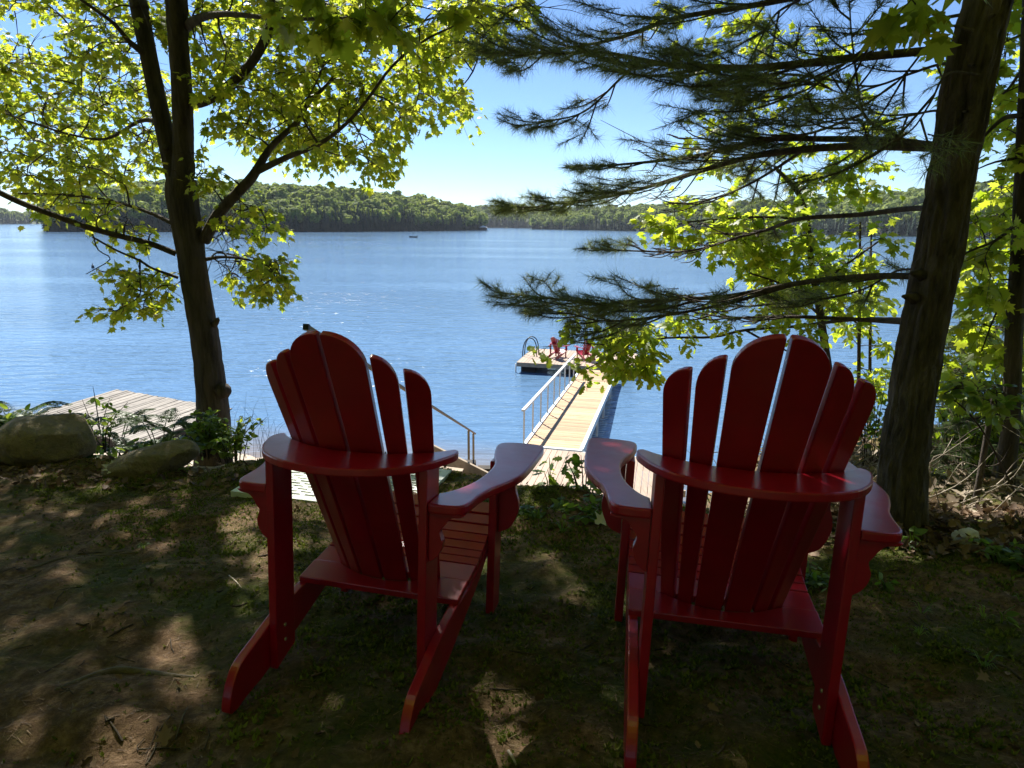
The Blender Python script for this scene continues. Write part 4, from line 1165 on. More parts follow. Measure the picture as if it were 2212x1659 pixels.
    for i in range(3):
        b0, b1, t0, t1 = edges_b[2 * i], edges_b[2 * i + 1], edges_t[2 * i], edges_t[2 * i + 1]
        hi, lo = hts[i]
        for s in (-1, 1):
            ol = [(0, -.528), (0, hi - .004), (.03, hi)]
            ol += [(.03 + .97 * math.sin(a) , lo + (hi - lo) * math.cos(a)) for a in np.linspace(.12, math.pi / 2, 9)]
            ol += [(1, -.528)]
            if i == 0: ol[2] = (.04, hi)
            back, front = [], []
            pts = []
            for a, q in ol:
                f = (q + .528) / (.36 + .528)
                x0, x1 = b0 + (t0 - b0) * f, b1 + (t1 - b1) * f
                ya, yb = yoff(b0) * (1 - f) + yoff(t0, .40) * f, yoff(b1) * (1 - f) + yoff(t1, .40) * f
                x = x0 + (x1 - x0) * a; y = ya + (yb - ya) * a
                p = HM + BDIR * q + (s * x, y + .0015, 0)
                pts.append(p)
            xm0, xm1 = (b0 + t0) / 2, (b1 + t1) / 2
            nx_, ny_ = (yoff(xm1, .345) - yoff(xm0, .345)), (xm1 - xm0)
            nrm = unit(np.array([-s * nx_, ny_, .434 * ny_]))
            mb = MB().prism(pts, [p + nrm * .0205 for p in pts])
            part('back_slat', mb, .004)
    return root
def copy_tree(o, parent=None):
    c = o.copy(); COL.objects.link(c)
    if parent is not None:
        c.parent = parent; c.matrix_parent_inverse = o.matrix_parent_inverse
    for ch in list(o.children): copy_tree(ch, c)
    return c
chair = make_chair()
def place(o, x, y, z, t, p=0, r=0):
    o.matrix_world = Matrix.Translation((x, y, z)) @ Matrix.Rotation(R(t), 4, 'Z') @ Matrix.Rotation(R(p), 4, 'X') @ Matrix.Rotation(R(r), 4, 'Y')
G_ = 'red garden chairs on the grass'
place(chair, -.4512, 1.6505, ZC - 1.2782 - .005, -13.24, -4.29, .55)
tag(chair, 'red wooden garden chair seen from behind, standing left of centre on the earth', 'chair', G_)
chair2 = copy_tree(chair)
chair2.matrix_world = Matrix.Translation((.5564, 1.4359, ZC - 1.2782 + .0295)) @ Matrix.Rotation(R(-9.2064), 4, 'Z') @ Matrix.Rotation(R(-4.67), 4, 'X') @ Matrix.Rotation(R(1.6), 4, 'Y')
tag(chair2, 'red wooden garden chair seen from behind, nearest the big pine trunk', 'chair', G_)

# ================================================================== GANGWAY, LANDING, FLOATING DOCK
GA = R(13.0)                                  # the gangway runs this far to the right of straight ahead
AX = np.array([math.sin(GA), math.cos(GA), 0]); WX = np.array([math.cos(GA), -math.sin(GA), 0])
NL = np.array([.33, 16.38, 0]); ZL, ZD = ZC - 5.6, ZC - 6.0
KL, FL, GW = 9.45, 2.05, 1.5
def gp(a, b, z=0): return NL + AX * a + WX * b + (0, 0, z)
def gz(a): return ZL + (ZD + .02 - ZL) * min(a / KL, 1)
gang = thing('gangway', 'narrow plank gangway with a white handrail sloping down to the floating dock', 'gangway', (0, 0, 0))
n = 0
npl = 50
pm = None
def plank_obj(name, p, q, wd, th, mat, parent, up=(0, 0, 1), bv=0):
    mb = MB().beam(p, q, wd, th, up)
    return mb.build(name, mat, parent, False, bv)
for i in range(npl):
    a = (i + .5) * KL / npl
    plank_obj('plank', gp(a, .05, gz(a) + RNG.normal(0, .002)), gp(a, GW - .05, gz(a) + RNG.normal(0, .002)), KL / npl - .034, .03, M['newplank'], gang)
for i in range(11):
    a = KL + (i + .5) * FL / 11
    plank_obj('plank', gp(a, .05, gz(a)), gp(a, GW - .05, gz(a)), FL / 11 - .03, .03, M['newplank'], gang)
for b in (0.0, GW):
    plank_obj('side_rail', gp(-.03, b, gz(0) - .045), gp(KL, b, gz(KL) - .045), .10, .19, M['metal'], gang)
    plank_obj('side_rail', gp(KL + .004, b, gz(KL) - .045), gp(KL + FL, b, gz(KL) - .045), .10, .19, M['metal'], gang)
plank_obj('end_rail', gp(-.08, -.03, gz(0) + .012), gp(-.08, GW + .03, gz(0) + .012), .10, .06, M['metal'], gang)
hr0, hr1 = gp(-.1, -.02, gz(0) + .98), gp(KL + .35, -.02, gz(KL) + .98)
plank_obj('handrail', hr0, hr1, .085, .05, M['metal'], gang)
for i in range(9):
    a = .05 + i * (KL) / 8
    MB().beam(gp(a, -.02, gz(a) - .1), gp(a, -.02, gz(a) + .955), .042, .042, (0, 1, 0)).build('baluster', M['metal'], gang)
for a in (1.2, 2.0, 3.9, 6.0, 8.6):
    MB().tube([gp(a, GW + .02, gz(a) - .14), gp(a, GW + .02, -1.2)], .035, 8).build('support_post', M['metal'], gang, True)
plank_obj('brace', gp(1.2, GW + .02, gz(1.2) - .25), gp(2.0, GW + .02, gz(2) - .55), .03, .03, M['metal'], gang)
for a in (.9, 3.2, 5.5, 7.8):
    plank_obj('cross_beam', gp(a, .05, gz(a) - .09), gp(a, GW - .05, gz(a) - .09), .08, .10, M['dock_dark'], gang)

land = thing('landing', 'wide tan plank landing at the foot of the bank below the chairs', 'deck', (0, 0, 0))
LA = R(13.0)
L0 = NL + WX * -.10 - AX * .16
npk = 28
for i in range(npk):
    b = .07 + i * .145
    if b > 4.2: break
    p = L0 + WX * b - AX * RNG.uniform(0, .015); q = L0 + WX * b - AX * (3.35 + RNG.uniform(0, .02))
    plank_obj('plank', q + (0, 0, ZL - .005 + RNG.normal(0, .0015)), p + (0, 0, ZL - .005 + RNG.normal(0, .0015)), .135, .035, M['landplank'], land)
for a in (-.02, 3.40):
    plank_obj('edge_board', L0 - AX * a + WX * -.02 + (0, 0, ZL - .06), L0 - AX * a + WX * 4.2 + (0, 0, ZL - .06), .04, .15, M['landplank' if a > 0 else 'metal'], land)
for a in (.5, 2.8):
    for b in (.2, 2.1, 4.0):
        p = L0 - AX * a + WX * b
        MB().box(p[0] - .06, p[0] + .06, p[1] - .06, p[1] + .06, -1.0, ZL - .05).build('support_post', M['timber'], land)
for a in (.4, 1.8, 3.1):
    plank_obj('joist', L0 - AX * a + (0, 0, ZL - .11), L0 - AX * a + WX * 4.15 + (0, 0, ZL - .11), .06, .15, M['timber'], land)

dock = thing('floating_dock', 'square floating dock carrying two red chairs at the end of the gangway', 'dock', (0, 0, 0))
D0 = np.array([.236, 29.02, 0])
def dp(a, b, z=0): return D0 + AX * a + WX * b + (0, 0, z)
DWID, DDEP = 5.1, 3.5
for i in range(34):
    b = .075 + i * .15
    plank_obj('plank', dp(.02, b, ZD), dp(DDEP - .02, b, ZD), .137, .035, M['landplank'], dock)
for a in (0.0, DDEP):
    plank_obj('edge_board', dp(a, -.03, ZD - .075), dp(a, DWID + .03, ZD - .075), .04, .19, M['timber'], dock)
for b in (-.02, DWID + .02):
    plank_obj('edge_board', dp(.022, b, ZD - .075), dp(DDEP - .022, b, ZD - .075), .04, .19, M['timber'], dock)
for b in (.45, 2.5, 4.6):
    mb = MB().beam(dp(.25, b, .07), dp(DDEP - .2, b, .07), .7, .40)
    mb.build('float_drum', M['black'], dock, False, .05)
mb = MB().tube([dp(.02, -.08, ZD - .05), dp(.02, -.08, -.6)], .03, 8); mb.build('support_post', M['metal'], dock, True)
lad = thing('swim_ladder', 'dark swim ladder with two curved grab rails on the floating dock', 'ladder')
for a in (1.55, 2.0):
    P = smooth_path([dp(a, -.10, -.5), dp(a, -.10, ZD), dp(a, -.04, ZD + .55), dp(a, .16, ZD + .86), dp(a, .42, ZD + .80), dp(a, .55, ZD + .5), dp(a, .58, ZD + .0)], [.024] * 7, 5)[0]
    MB().tube(P, .024, 8).build('grab_rail', M['darkmetal'], lad, True)
for z in (-.3, .02, .3):
    MB().beam(dp(1.55, -.10, z), dp(2.0, -.10, z), .08, .03).build('rung', M['darkmetal'], lad)
c3 = copy_tree(chair)
p = dp(1.35, 1.45, ZD + .02); place(c3, p[0], p[1], p[2], -38)
tag(c3, 'small far red chair beside the swim ladder on the floating dock', 'chair', 'red chairs on the floating dock')
c4 = copy_tree(chair)
p = dp(1.35, 3.0, ZD + .02); place(c4, p[0], p[1], p[2], 22)
tag(c4, 'small far red chair near the end of the gangway handrail on the floating dock', 'chair', 'red chairs on the floating dock')

# ---- weathered raft pulled up on the shore at left
old = thing('weathered_raft', 'grey weathered plank raft lying at the water edge on the left', 'raft', (0, 0, 0))
ZO = .58
cL, cF, cR, cN = [onz(px, py, ZO) for px, py in ((40, 906), (252, 842), (500, 884), (300, 960))]
def rp(a, b, z=0.0):
    return (cF * (1 - b) + cR * b) * (1 - a) + (cL * (1 - b) + cN * b) * a + np.array([0, 0, z])
for i in range(37):
    b = (i + .5) / 37
    s0, s1 = RNG.uniform(-.012, .012), RNG.uniform(-.012, .015)
    plank_obj('plank', rp(s0, b, RNG.normal(0, .008)), rp(1 + s1, b, RNG.normal(0, .008)), np.linalg.norm(cR - cF) / 37 - RNG.uniform(.014, .032), .04, M['oldplank'], old)
for b in (.015, .5, .985):
    plank_obj('beam', rp(.03, b, -.13), rp(.97, b, -.13), .12, .2, M['dock_dark'], old)
for a in (.01, .99):
    plank_obj('beam', rp(a, .03, -.14), rp(a, .97, -.14), .1, .2, M['dock_dark'], old)
for a in (.15, .85):
    for b in (.15, .5, .85):
        mb = MB().beam(rp(a - .08, b, -.42), rp(a + .08, b, -.42), .9, .36); mb.build('float_drum', M['black'], old, False, .04)

# ---- perforated mat at the head of the stairs
mat_t = thing('perforated_mat', 'pale perforated plastic landing mat on the ground behind the left chair', 'mat', (0, 0, 0))
mp0 = at(498, 1062, 3.50); mz = gh(-.95, 3.6) + .035
A_, B_, C_ = onz(498, 1062, mz), onz(800, 1098, mz), onz(626, 1012, mz)
u_ = unit(B_ - A_); v_ = unit(C_ - A_); v_ = unit(v_ - u_ * (u_ @ v_))
MWD, MLN = 1.05, .62
def mpt(a, b, z=0): return A_ + u_ * a + v_ * b + (0, 0, z)
nrow, ncol = 15, 11
mb = MB()
bd = .05
rw = (MLN - 2 * bd) / nrow; cw = (MWD - 2 * bd) / ncol
def mbox(a0, a1, b0, b1, zt):
    V = [mpt(a, b, z) for z in (-.03, zt) for a, b in ((a0, b0), (a1, b0), (a1, b1), (a0, b1))]
    mb.add(V, [[0, 3, 2, 1], [4, 5, 6, 7], [0, 1, 5, 4], [1, 2, 6, 5], [2, 3, 7, 6], [3, 0, 4, 7]])
for j in range(nrow + 1):
    b0 = bd + j * rw
    mbox(bd, MWD - bd, b0 - rw * .22, b0 + rw * .22, 0.0)
    if j < nrow:
        for i in range(ncol + 1):
            a = bd + (i + (.5 if j % 2 else 0)) * cw
            if a < MWD - bd: mbox(max(a - cw * .14, bd + .0005), min(a + cw * .14, MWD - bd - .0005), b0 + rw * .22, b0 + rw * .78, -.0008)
mb.build('grid', M['plastic'], mat_t)
mb = MB()
mbox(0, MWD, 0, bd - rw * .22 - .0005, .003); mbox(0, MWD, MLN - bd + rw * .22 + .0005, MLN, .003)
mbox(0, bd - .0005, bd - rw * .22, MLN - bd + rw * .22, .003); mbox(MWD - bd + .0005, MWD, bd - rw * .22, MLN - bd + rw * .22, .003)
mb.build('border', M['plastic'], mat_t, False, 0)

# ---- stairs down the bank with their handrail
stair = thing('stairs', 'wooden stairs with a long slanting handrail going down the bank behind the left chair', 'stairs', (0, 0, 0))
T0, T1 = at(664, 708, 4.0), at(1027, 937, 14.5)
sdir = T1 - T0
MB().beam(T0, T1, .032, .032).build('handrail', M['timber'], stair, False, .006)
MB().beam(T0 - unit(sdir) * .03, T0, .036, .036).build('rail_cap', M['black'], stair)
sside = unit(np.array([-sdir[1], sdir[0], 0])) * -1      # to the left of the rail
for t in (.03, .2, .4, .862, .955):
    p = T0 + sdir * t
    MB().beam(p + (0, 0, -1.02), p + (0, 0, -.02), .045, .045, (0, 1, 0)).build('rail_post', M['timber'], stair)
for off in (0.06, 1.1):
    MB().beam(T0 + sside * -off + (0, 0, -1.06) + sdir * .0, T1 + sside * -off + (0, 0, -1.08), .05, .24).build('stringer', M['timber'], stair)
for i in range(22):
    p = T0 + sdir * (i + .5) / 22 + (0, 0, -.99)
    MB().beam(p + sside * -.09, p + sside * -1.07, .28, .04).build('tread', M['timber'], stair, False, .004)
# slanting guard plank and timber cribbing beside the foot of the stairs
crib = thing('timber_cribbing', 'stepped dark timbers and a slanting plank beside the foot of the stairs', 'timbers', (0, 0, 0))
p, q = at(928, 972, 11.6), at(1085, 1052, 10.6)
MB().beam(p, q, .05, .27).build('plank', M['timber'], crib, False, .006)
for (x0, y0, x1, y1, Y) in ((900, 1010, 1000, 1022, 11.0), (900, 1028, 1050, 1046, 10.5), (940, 1045, 1080, 1062, 10.1)):
    a, b = at(x0, y0, Y), at(x1, y1, Y - .1)
    MB().beam(a, b, .14, .12).build('timber', M['timber'], crib, False, .008)
    MB().beam(a + (0, .02, -.16), b + (0, .02, -.16), .10, .12).build('timber', M['dock_dark'], crib, False, .006)
    MB().beam(b + (-.12, -.12, -.12), b + (-.02, .02, .02), .05, .05).build('cleat', M['timber'], crib)
for (px, py, Y) in ((972, 985, 12.2), (1012, 1000, 12.0), (1048, 1012, 11.8)):
    p = at(px, py, Y)
    MB().box(p[0] - .14, p[0] + .14, p[1] - .1, p[1] + .1, p[2] - .5, p[2] + .03).build('block', M['dock_dark'], crib, False, .01)

# ================================================================== THINGS ON THE LAKE
def lake_at(px, dist):
    d = ray(px, HOR); d = d / math.hypot(d[0], d[1]); return np.array([d[0] * dist, d[1] * dist, 0])
bp_ = lake_at(892, 335)
boat = thing('motorboat', 'small dark open motorboat out on the lake in front of the headland', 'boat', bp_, R(180 - 5))
sec = []
for t in np.linspace(0, 1, 9):
    hw = .78 * (1 - max(0, (t - .45) / .55) ** 2.2) + .02; zt = .62 + .34 * max(0, t - .4) ** 1.3; xx = -1.9 + 3.9 * t; zk = -.12 + .42 * max(0, t - .75)
    sec.append([(xx, -hw, zt), (xx, -hw * .82, .12 + zk), (xx, 0, zk), (xx, hw * .82, .12 + zk), (xx, hw, zt), (xx, hw * .86, zt), (xx, hw * .7, .2 + zk), (xx, 0, .14 + zk), (xx, -hw * .7, .2 + zk), (xx, -hw * .86, zt)])
mb = MB(); V = [p for s_ in sec for p in s_]; Fc = []
for i in range(8):
    for j in range(10): Fc.append([i * 10 + j, i * 10 + (j + 1) % 10, (i + 1) * 10 + (j + 1) % 10, (i + 1) * 10 + j])
Fc += [list(range(10))[::-1], [80 + j for j in range(10)]]
mb.add(V, Fc).build('hull', M['hull'], boat)
for x in (-1.0, .1): MB().box(x - .14, x + .14, -.6, .6, .42, .46).build('seat', M['hull'], boat)
om = MB().box(-2.2, -1.92, -.16, .16, .62, 1.12).build('outboard_motor', M['black'], boat, False, .05)
MB().box(-2.1, -1.98, -.05, .05, -.4, .62).build('shaft', M['black'], om)
bu = thing('marker_buoy', 'small dark spar buoy floating on the lake at the left', 'buoy', lake_at(188, 112))
MB().tube([(0, 0, -.3), (0, 0, .1), (0, 0, .38), (0, 0, .42)], [.2, .2, .16, .1], 12).build('float', M['hull'], bu, True)
MB().tube([(0, 0, .42), (0, 0, .66)], [.05, .04], 8).build('mast', M['hull'], bu, True)
bh = thing('boathouse', 'tiny boathouse with a pale roof at the tip of the headland', 'boathouse', lake_at(1044, 770), R(-8))
MB().box(-3.6, 3.6, -4, 4, .0, 3.4).build('wall', M['cabin'], bh)
mb = MB(); mb.prism([(-4.1, -4.3, 3.42), (0, -4.3, 5.4), (4.1, -4.3, 3.42)], [(-4.1, 4.3, 3.42), (0, 4.3, 5.4), (4.1, 4.3, 3.42)]); mb.build('roof', M['roof'], bh)
MB().box(-2.4, 2.4, -4.06, -4.0, .3, 2.6).build('door', M['black'], bh)
MB().box(3.62, 5.2, -4, 4, .25, .45).build('dock', M['roof'], bh)
MB().box(5.0, 5.3, -4.02, -3.7, .0, 3.2).build('post', M['roof'], bh)

# ================================================================== ROCKS
def rock(name, label, c, r3, rot, seed, mat, amp=.22, flat=.0, cat='rock', sub=5, tilt=0):
    import bmesh
    bm = bmesh.new(); bmesh.ops.create_icosphere(bm, subdivisions=sub, radius=1)
    V = np.array([v.co for v in bm.verts]); bm.verts.ensure_lookup_table()
    n1 = fbm(V[:, 0] * 1.3 + V[:, 2] * .9 + seed, V[:, 1] * 1.3 - V[:, 2] * .7, 4, seed)
    n2 = fbm(V[:, 0] * 5 + V[:, 2] * 4 + seed, V[:, 1] * 5 - V[:, 2] * 3, 3, seed + 5)
    V = np.sign(V) * np.abs(V) ** .82
    rg = np.random.default_rng(seed)
    for k in range(14):
        nv = unit(rg.normal(0, 1, 3)); lim_ = rg.uniform(.80, 1.0)
        V = V - np.maximum(V @ nv - lim_, 0)[:, None] * nv * .9
    V = V * (1 + amp * n1 + .04 * n2)[:, None] * r3
    V[:, 2] = np.maximum(V[:, 2], -r3[2] * .75)
    for v, q in zip(bm.verts, V): v.co = q
    me = bpy.data.meshes.new(name); bm.to_mesh(me); bm.free()
    me.polygons.foreach_set('use_smooth', np.ones(len(me.polygons), bool))
    o = link(name, me, mat, None, c); o.rotation_euler = (0, R(tilt), R(rot))
    return tag(o, label, cat)
def grock(name, label, px, py, Y, r3, rot, seed, mat, dz=.0, **k):
    p = at(px, py, Y); return rock(name, label, (p[0], p[1], gh(p[0], p[1]) + dz), r3, rot, seed, mat, **k)
p = at(100, 955, 4.15); rock('boulder', 'large rounded mossy boulder at the bank edge on the far left', (p[0], p[1], p[2] + .01), (.30, .24, .165), 4, 3, M['rock'], .12)
p = at(-12, 960, 4.2); rock('boulder', 'small rounded stone cut off by the left edge beside the big boulder', (p[0], p[1], p[2] - .04), (.12, .14, .13), 0, 8, M['rock'], .2)
p = at(325, 997, 3.85); rock('slanted_rock', 'long slanting rock lying right of the big boulder', (p[0], p[1], p[2] - .01), (.275, .15, .10), 8, 12, M['rock'], .14, tilt=-14)
p = at(492, 1020, 3.85); rock('flat_stone', 'low flat grey stone sunk in the earth beside the mat', (p[0], p[1], p[2] - .02), (.23, .15, .05), 12, 17, M['rock'], .12, tilt=-9)
p = gpt(2088, 1168); rock('white_rock', 'pale rounded rock in the brush beside the leaning trunk', (p[0], p[1], p[2] + .01), (.05, .05, .045), 12, 23, M['palerock'], .12)
# shore stones left of the landing
for k in range(9):
    x = RNG.uniform(-3.4, .1); y = RNG.uniform(15.2, 17.6)
    z = gh(x, y); s_ = RNG.uniform(.08, .22)
    o = rock('shore_stone', 'pale weathered stone along the waterline left of the landing', (x, y, z + s_ * .2), (s_, s_ * RNG.uniform(.7, 1), s_ * .55), RNG.uniform(0, 360), 100 + k, M['pebble'], .2, sub=2)
    o['group'] = 'pale stones on the shore'
pb = []
for k in range(2600):
    x = RNG.uniform(-5, .5); y = RNG.uniform(14.6, 18.2); pb.append((x, y))
pb = np.array(pb); pz = ground_h(pb[:, 0], pb[:, 1])
OCT = np.array([(1, 0, 0), (-1, 0, 0), (0, 1, 0), (0, -1, 0), (0, 0, .6), (0, 0, -.6)])
OF = np.array([[0, 2, 4], [2, 1, 4], [1, 3, 4], [3, 0, 4], [2, 0, 5], [1, 2, 5], [3, 1, 5], [0, 3, 5]])
ss = RNG.uniform(.015, .05, len(pb))
V = (OCT[None] * ss[:, None, None] * RNG.uniform(.7, 1.3, (len(pb), 6, 1)) + np.column_stack([pb, pz + .01])[:, None, :]).reshape(-1, 3)
tag(link('shingle', np_mesh('shingle', V, (OF[None] + (np.arange(len(pb)) * 6)[:, None, None]).reshape(-1, 3)), M['pebble']), 'pale shingle on the little beach', kind='stuff')

# ================================================================== PLANTS
def frond(base, direction, ln, seed, tb, leaves, w=.34):
    """bracken frond: arching rachis with tapering leaflets"""
    d = unit(direction)
    P, rr = smooth_path([base, base + d * ln * .55 + (0, 0, .10 * ln), base + d * ln + (0, 0, -.06 * ln)], [.004, .003, .001], 6)
    tb.add(P, rr, 4)
    T = unit(np.gradient(P, axis=0))
    for q in np.arange(.22, 1.0, .075):
        k = q * (len(P) - 1); i = min(int(k), len(P) - 2); p = P[i] + (P[i + 1] - P[i]) * (k - i); t = T[i]
        s = unit(np.cross(t, (0, 0, 1)))
        l2 = ln * w * (1.05 - q) + .015
        for sg in (-1, 1):
            dd = unit(s * sg + t * .35 + (0, 0, -.12))
            m = max(3, int(l2 / .012))
            u = (np.arange(m) + .6) / m
            for uu in u:
                pp = p + dd * l2 * uu + (0, 0, -.25 * l2 * uu ** 2)
                for g2 in (-1, 1):
                    leaves.append((pp, unit(t * g2 * .9 + dd * .5), .028 * (1.15 - uu)))
def fern(label, px, py, Y, n, h, group='ferns along the bank edge', spread=1.0, dz=0):
    b = at(px, py, Y); b[2] = max(gh(b[0], b[1]), b[2] - h * 1.1) + dz
    root = thing('fern', label, 'fern', (0, 0, 0), 0, group)
    for k in range(n):
        a = k * 2 * math.pi / n + RNG.uniform(-.4, .4)
        top = b + np.array([math.cos(a) * .12 * spread, math.sin(a) * .12 * spread, h * RNG.uniform(.7, 1)])
        tb = Tubes(); tb.add(smooth_path([b, (b + top) / 2 + (0, 0, .02), top], [.004, .004, .003], 4)[0], .0035, 5)
        lv = []
        frond(top, np.array([math.cos(a), math.sin(a) * .8, .25]), RNG.uniform(.22, .34), k, tb, lv)
        for side_a in (-1.0, 1.0):
            frond(top, np.array([math.cos(a + side_a), math.sin(a + side_a) * .8, .1]), RNG.uniform(.14, .2), k, tb, lv)
        st = tb.build('stem', M['fern'], root)
        P_ = np.array([l[0] for l in lv]); D_ = np.array([l[1] for l in lv]); S_ = np.array([l[2] for l in lv])
        up = unit(np.array([0, 0, 1.0]) + RNG.normal(0, .25, P_.shape)); X_ = unit(np.cross(D_, up)); Rm = np.stack([X_, D_, np.cross(X_, D_)], -1)
        link('frond', leaves_mesh('frond', OVATE, P_, Rm, S_, np.full(len(P_), RNG.random()) * .6 + RNG.random(len(P_)) * .3), M['fern'], root)
fern('fern with feathery fronds at the left edge behind the small stone', 20, 900, 4.5, 5, .42)
fern('tall fern rising behind the right end of the big boulder', 240, 930, 4.6, 5, .36)
fern('fern leaning over the raft between the boulder and the maple', 345, 950, 4.5, 4, .34)
fern('low fern in front of the maple trunk', 300, 985, 4.4, 5, .12, spread=1.4)
def leafy(name, label, cat, base, nst, h, rad, size, tpl, mat, nl=14, group=None, lean=(0, 0, 0), leaf_parts=False, droop=.3):
    root = thing(name, label, cat, (0, 0, 0), 0, group)
    pos, dr = [], []
    tb = Tubes()
    for k in range(nst):
        a = RNG.uniform(0, 6.28); r_ = rad * math.sqrt(RNG.random())
        e = base + np.array([math.cos(a) * r_, math.sin(a) * r_, h * RNG.uniform(.55, 1.05)]) + np.array(lean) * h
        P, rr = smooth_path([base + np.array([math.cos(a), math.sin(a), 0]) * r_ * .25, (base + e) / 2 + (0, 0, .12 * h), e], [.0045, .0035, .0015], 5)
        tb.add(P, rr, 4)
        t = RNG.uniform(.3, 1, nl); i = (t * (len(P) - 1)).astype(int)
        o = unit(RNG.normal(0, 1, (nl, 3)) * (1, 1, .4) + (0, 0, .2))
        pos.append(P[i] + o * size * .25); dr.append(o)
    tb.build('stem', M['twig'] if h > .3 else M[mat], root)
    pos, dr = np.concatenate(pos), np.concatenate(dr)
    Rm = leaf_frames(len(pos), dr, droop, .25); sc = size * RNG.uniform(.6, 1.15, len(pos)); tint = RNG.random(len(pos))
    if leaf_parts:
        me = leaves_mesh('leaf', tpl, np.zeros((1, 3)), np.eye(3)[None], np.ones(1), np.zeros(1)); me.materials.append(M[mat])
        for i in range(len(pos)):
            o = link('leaf', me, None, root); m4 = np.eye(4); m4[:3, :3] = Rm[i] * sc[i]; m4[:3, 3] = pos[i]; o.matrix_world = Matrix(m4.tolist())
    else:
        o = link('foliage', leaves_mesh('foliage', tpl, pos, Rm, sc, tint), M[mat], root); o['kind'] = 'stuff'
    return root
def onb(px, py, Y):
    p = at(px, py, Y); return np.array([p[0], p[1], gh(p[0], p[1])])
leafy('shrub', 'bright green leafy shrub at the foot of the maple trunk, its right part', 'shrub', at(500, 985, 5.0) - (0, 0, .1), 26, .42, .34, .055, OVATE, 'plantleaf', 20)
leafy('shrub', 'bright green leafy shrub close in front of the maple trunk', 'shrub', at(448, 975, 5.0) - (0, 0, .05), 20, .40, .22, .06, OVATE, 'plantleaf', 18)
leafy('shrub', 'low yellow green shrub between the slanted rock and the raft', 'shrub', at(380, 985, 4.7) - (0, 0, .05), 22, .20, .38, .05, OVATE, 'plantleaf', 16)
leafy('shrub', 'thin leafy stems rising behind the right end of the big boulder', 'shrub', at(215, 975, 4.45), 12, .34, .26, .045, OVATE, 'plantleaf', 16)
leafy('shrub', 'yellow leafed weeds at the left edge above the small stone', 'shrub', at(10, 925, 4.4), 12, .12, .18, .07, OVATE, 'plantleaf', 8)
leafy('seedling', 'slender stem with a single dark leaf standing above the ferns', 'seedling', at(218, 940, 4.5), 1, .42, .01, .07, OVATE, 'plantleaf', 7, leaf_parts=True)
leafy('oak_seedling', 'young oak with large lobed leaves between the two chairs', 'seedling', at(1262, 1090, 3.4) - (0, 0, .06), 6, .34, .14, .10, OAK, 'plantleaf', 5, leaf_parts=True)
leafy('oak_seedling', 'thin young oak stem in front of the landing just right of the left chair arm', 'seedling', at(1190, 1075, 3.5) - (0, 0, .04), 3, .28, .08, .075, OAK, 'plantleaf', 5, leaf_parts=True)
leafy('weed_patch', 'low broad leafed weeds on the bank edge between the chairs', 'weeds', gpt(1180, 1112) - (0, 0, .03), 18, .055, .22, .05, OVATE, 'plantleaf', 7)
leafy('weed_patch', 'small green weeds under the arm of the right chair at the bank edge', 'weeds', gpt(1290, 1110) - (0, 0, .02), 14, .07, .18, .045, OVATE, 'plantleaf', 6)
leafy('seedling', 'bright three leafed seedling in front of the pine trunk', 'seedling', gpt(1968, 1195), 2, .12, .03, .055, OVATE, 'plantleaf', 6, leaf_parts=True)
leafy('seedling', 'two leafed seedling on the earth near the right edge', 'seedling', gpt(2166, 1345), 1, .06, .02, .055, OVATE, 'plantleaf', 4, leaf_parts=True)
leafy('seedling', 'small pale seedling in front of the leaf litter right of the chair', 'seedling', gpt(1915, 1275), 2, .05, .03, .045, OVATE, 'plantleaf', 4, leaf_parts=True)
leafy('seedling', 'tiny seedling beside the slanted rock', 'seedling', gpt(400, 1025), 3, .06, .04, .03, OVATE, 'plantleaf', 5, leaf_parts=True)
leafy('fern_clump', 'bright green low fern clump by the edge tree at right', 'fern', gpt(2165, 1215), 12, .07, .12, .036, OVATE, 'plantleaf', 8)
leafy('weed_patch', 'leafy green weeds behind the right leg of the right chair', 'weeds', gpt(1745, 1255), 12, .06, .14, .04, OVATE, 'plantleaf', 6)
leafy('shrub', 'sunlit yellow green brush on the bank right of the pine trunk', 'shrub', onb(2060, 1120, 4.3), 26, .75, .5, .06, OVATE, 'plantleaf', 16)
leafy('shrub', 'sunlit leafy brush low on the bank at the right edge', 'shrub', onb(2170, 1120, 4.6), 22, .6, .45, .05, OVATE, 'plantleaf', 16)
leafy('shrub', 'sunlit brush glimpsed between the right chair and the pine', 'shrub', onb(1870, 1080, 5.2), 20, .7, .4, .06, OVATE, 'plantleaf', 14)
leafy('shrub', 'sunlit yellow green sapling brush left of the edge tree on the right bank', 'shrub', onb(2120, 1100, 4.9), 30, 1.0, .5, .06, OVATE, 'oakleaf', 18)
leafy('shrub', 'sunlit young growth right beside the pine trunk on the bank behind it', 'shrub', onb(2040, 1080, 5.4), 26, 1.1, .45, .06, OVATE, 'oakleaf', 18)
# reeds by the water at the foot of the maple
root = thing('reeds', 'thin grass stems standing against the water right of the maple shrub', 'grass', (0, 0, 0))
tb = Tubes(); b0 = at(575, 985, 5.2)
for k in range(26):
    b = b0 + RNG.normal(0, .13, 3) * (1, .6, 0); h = RNG.uniform(.2, .55)
    tb.add(smooth_path([b, b + (RNG.normal(0, .03), 0, h * .6), b + (RNG.normal(0, .09), 0, h)], [.0018, .0015, .0006], 4)[0], np.linspace(.0018, .0006, 9), 3)
tb.build('stems', M['fern'], root)

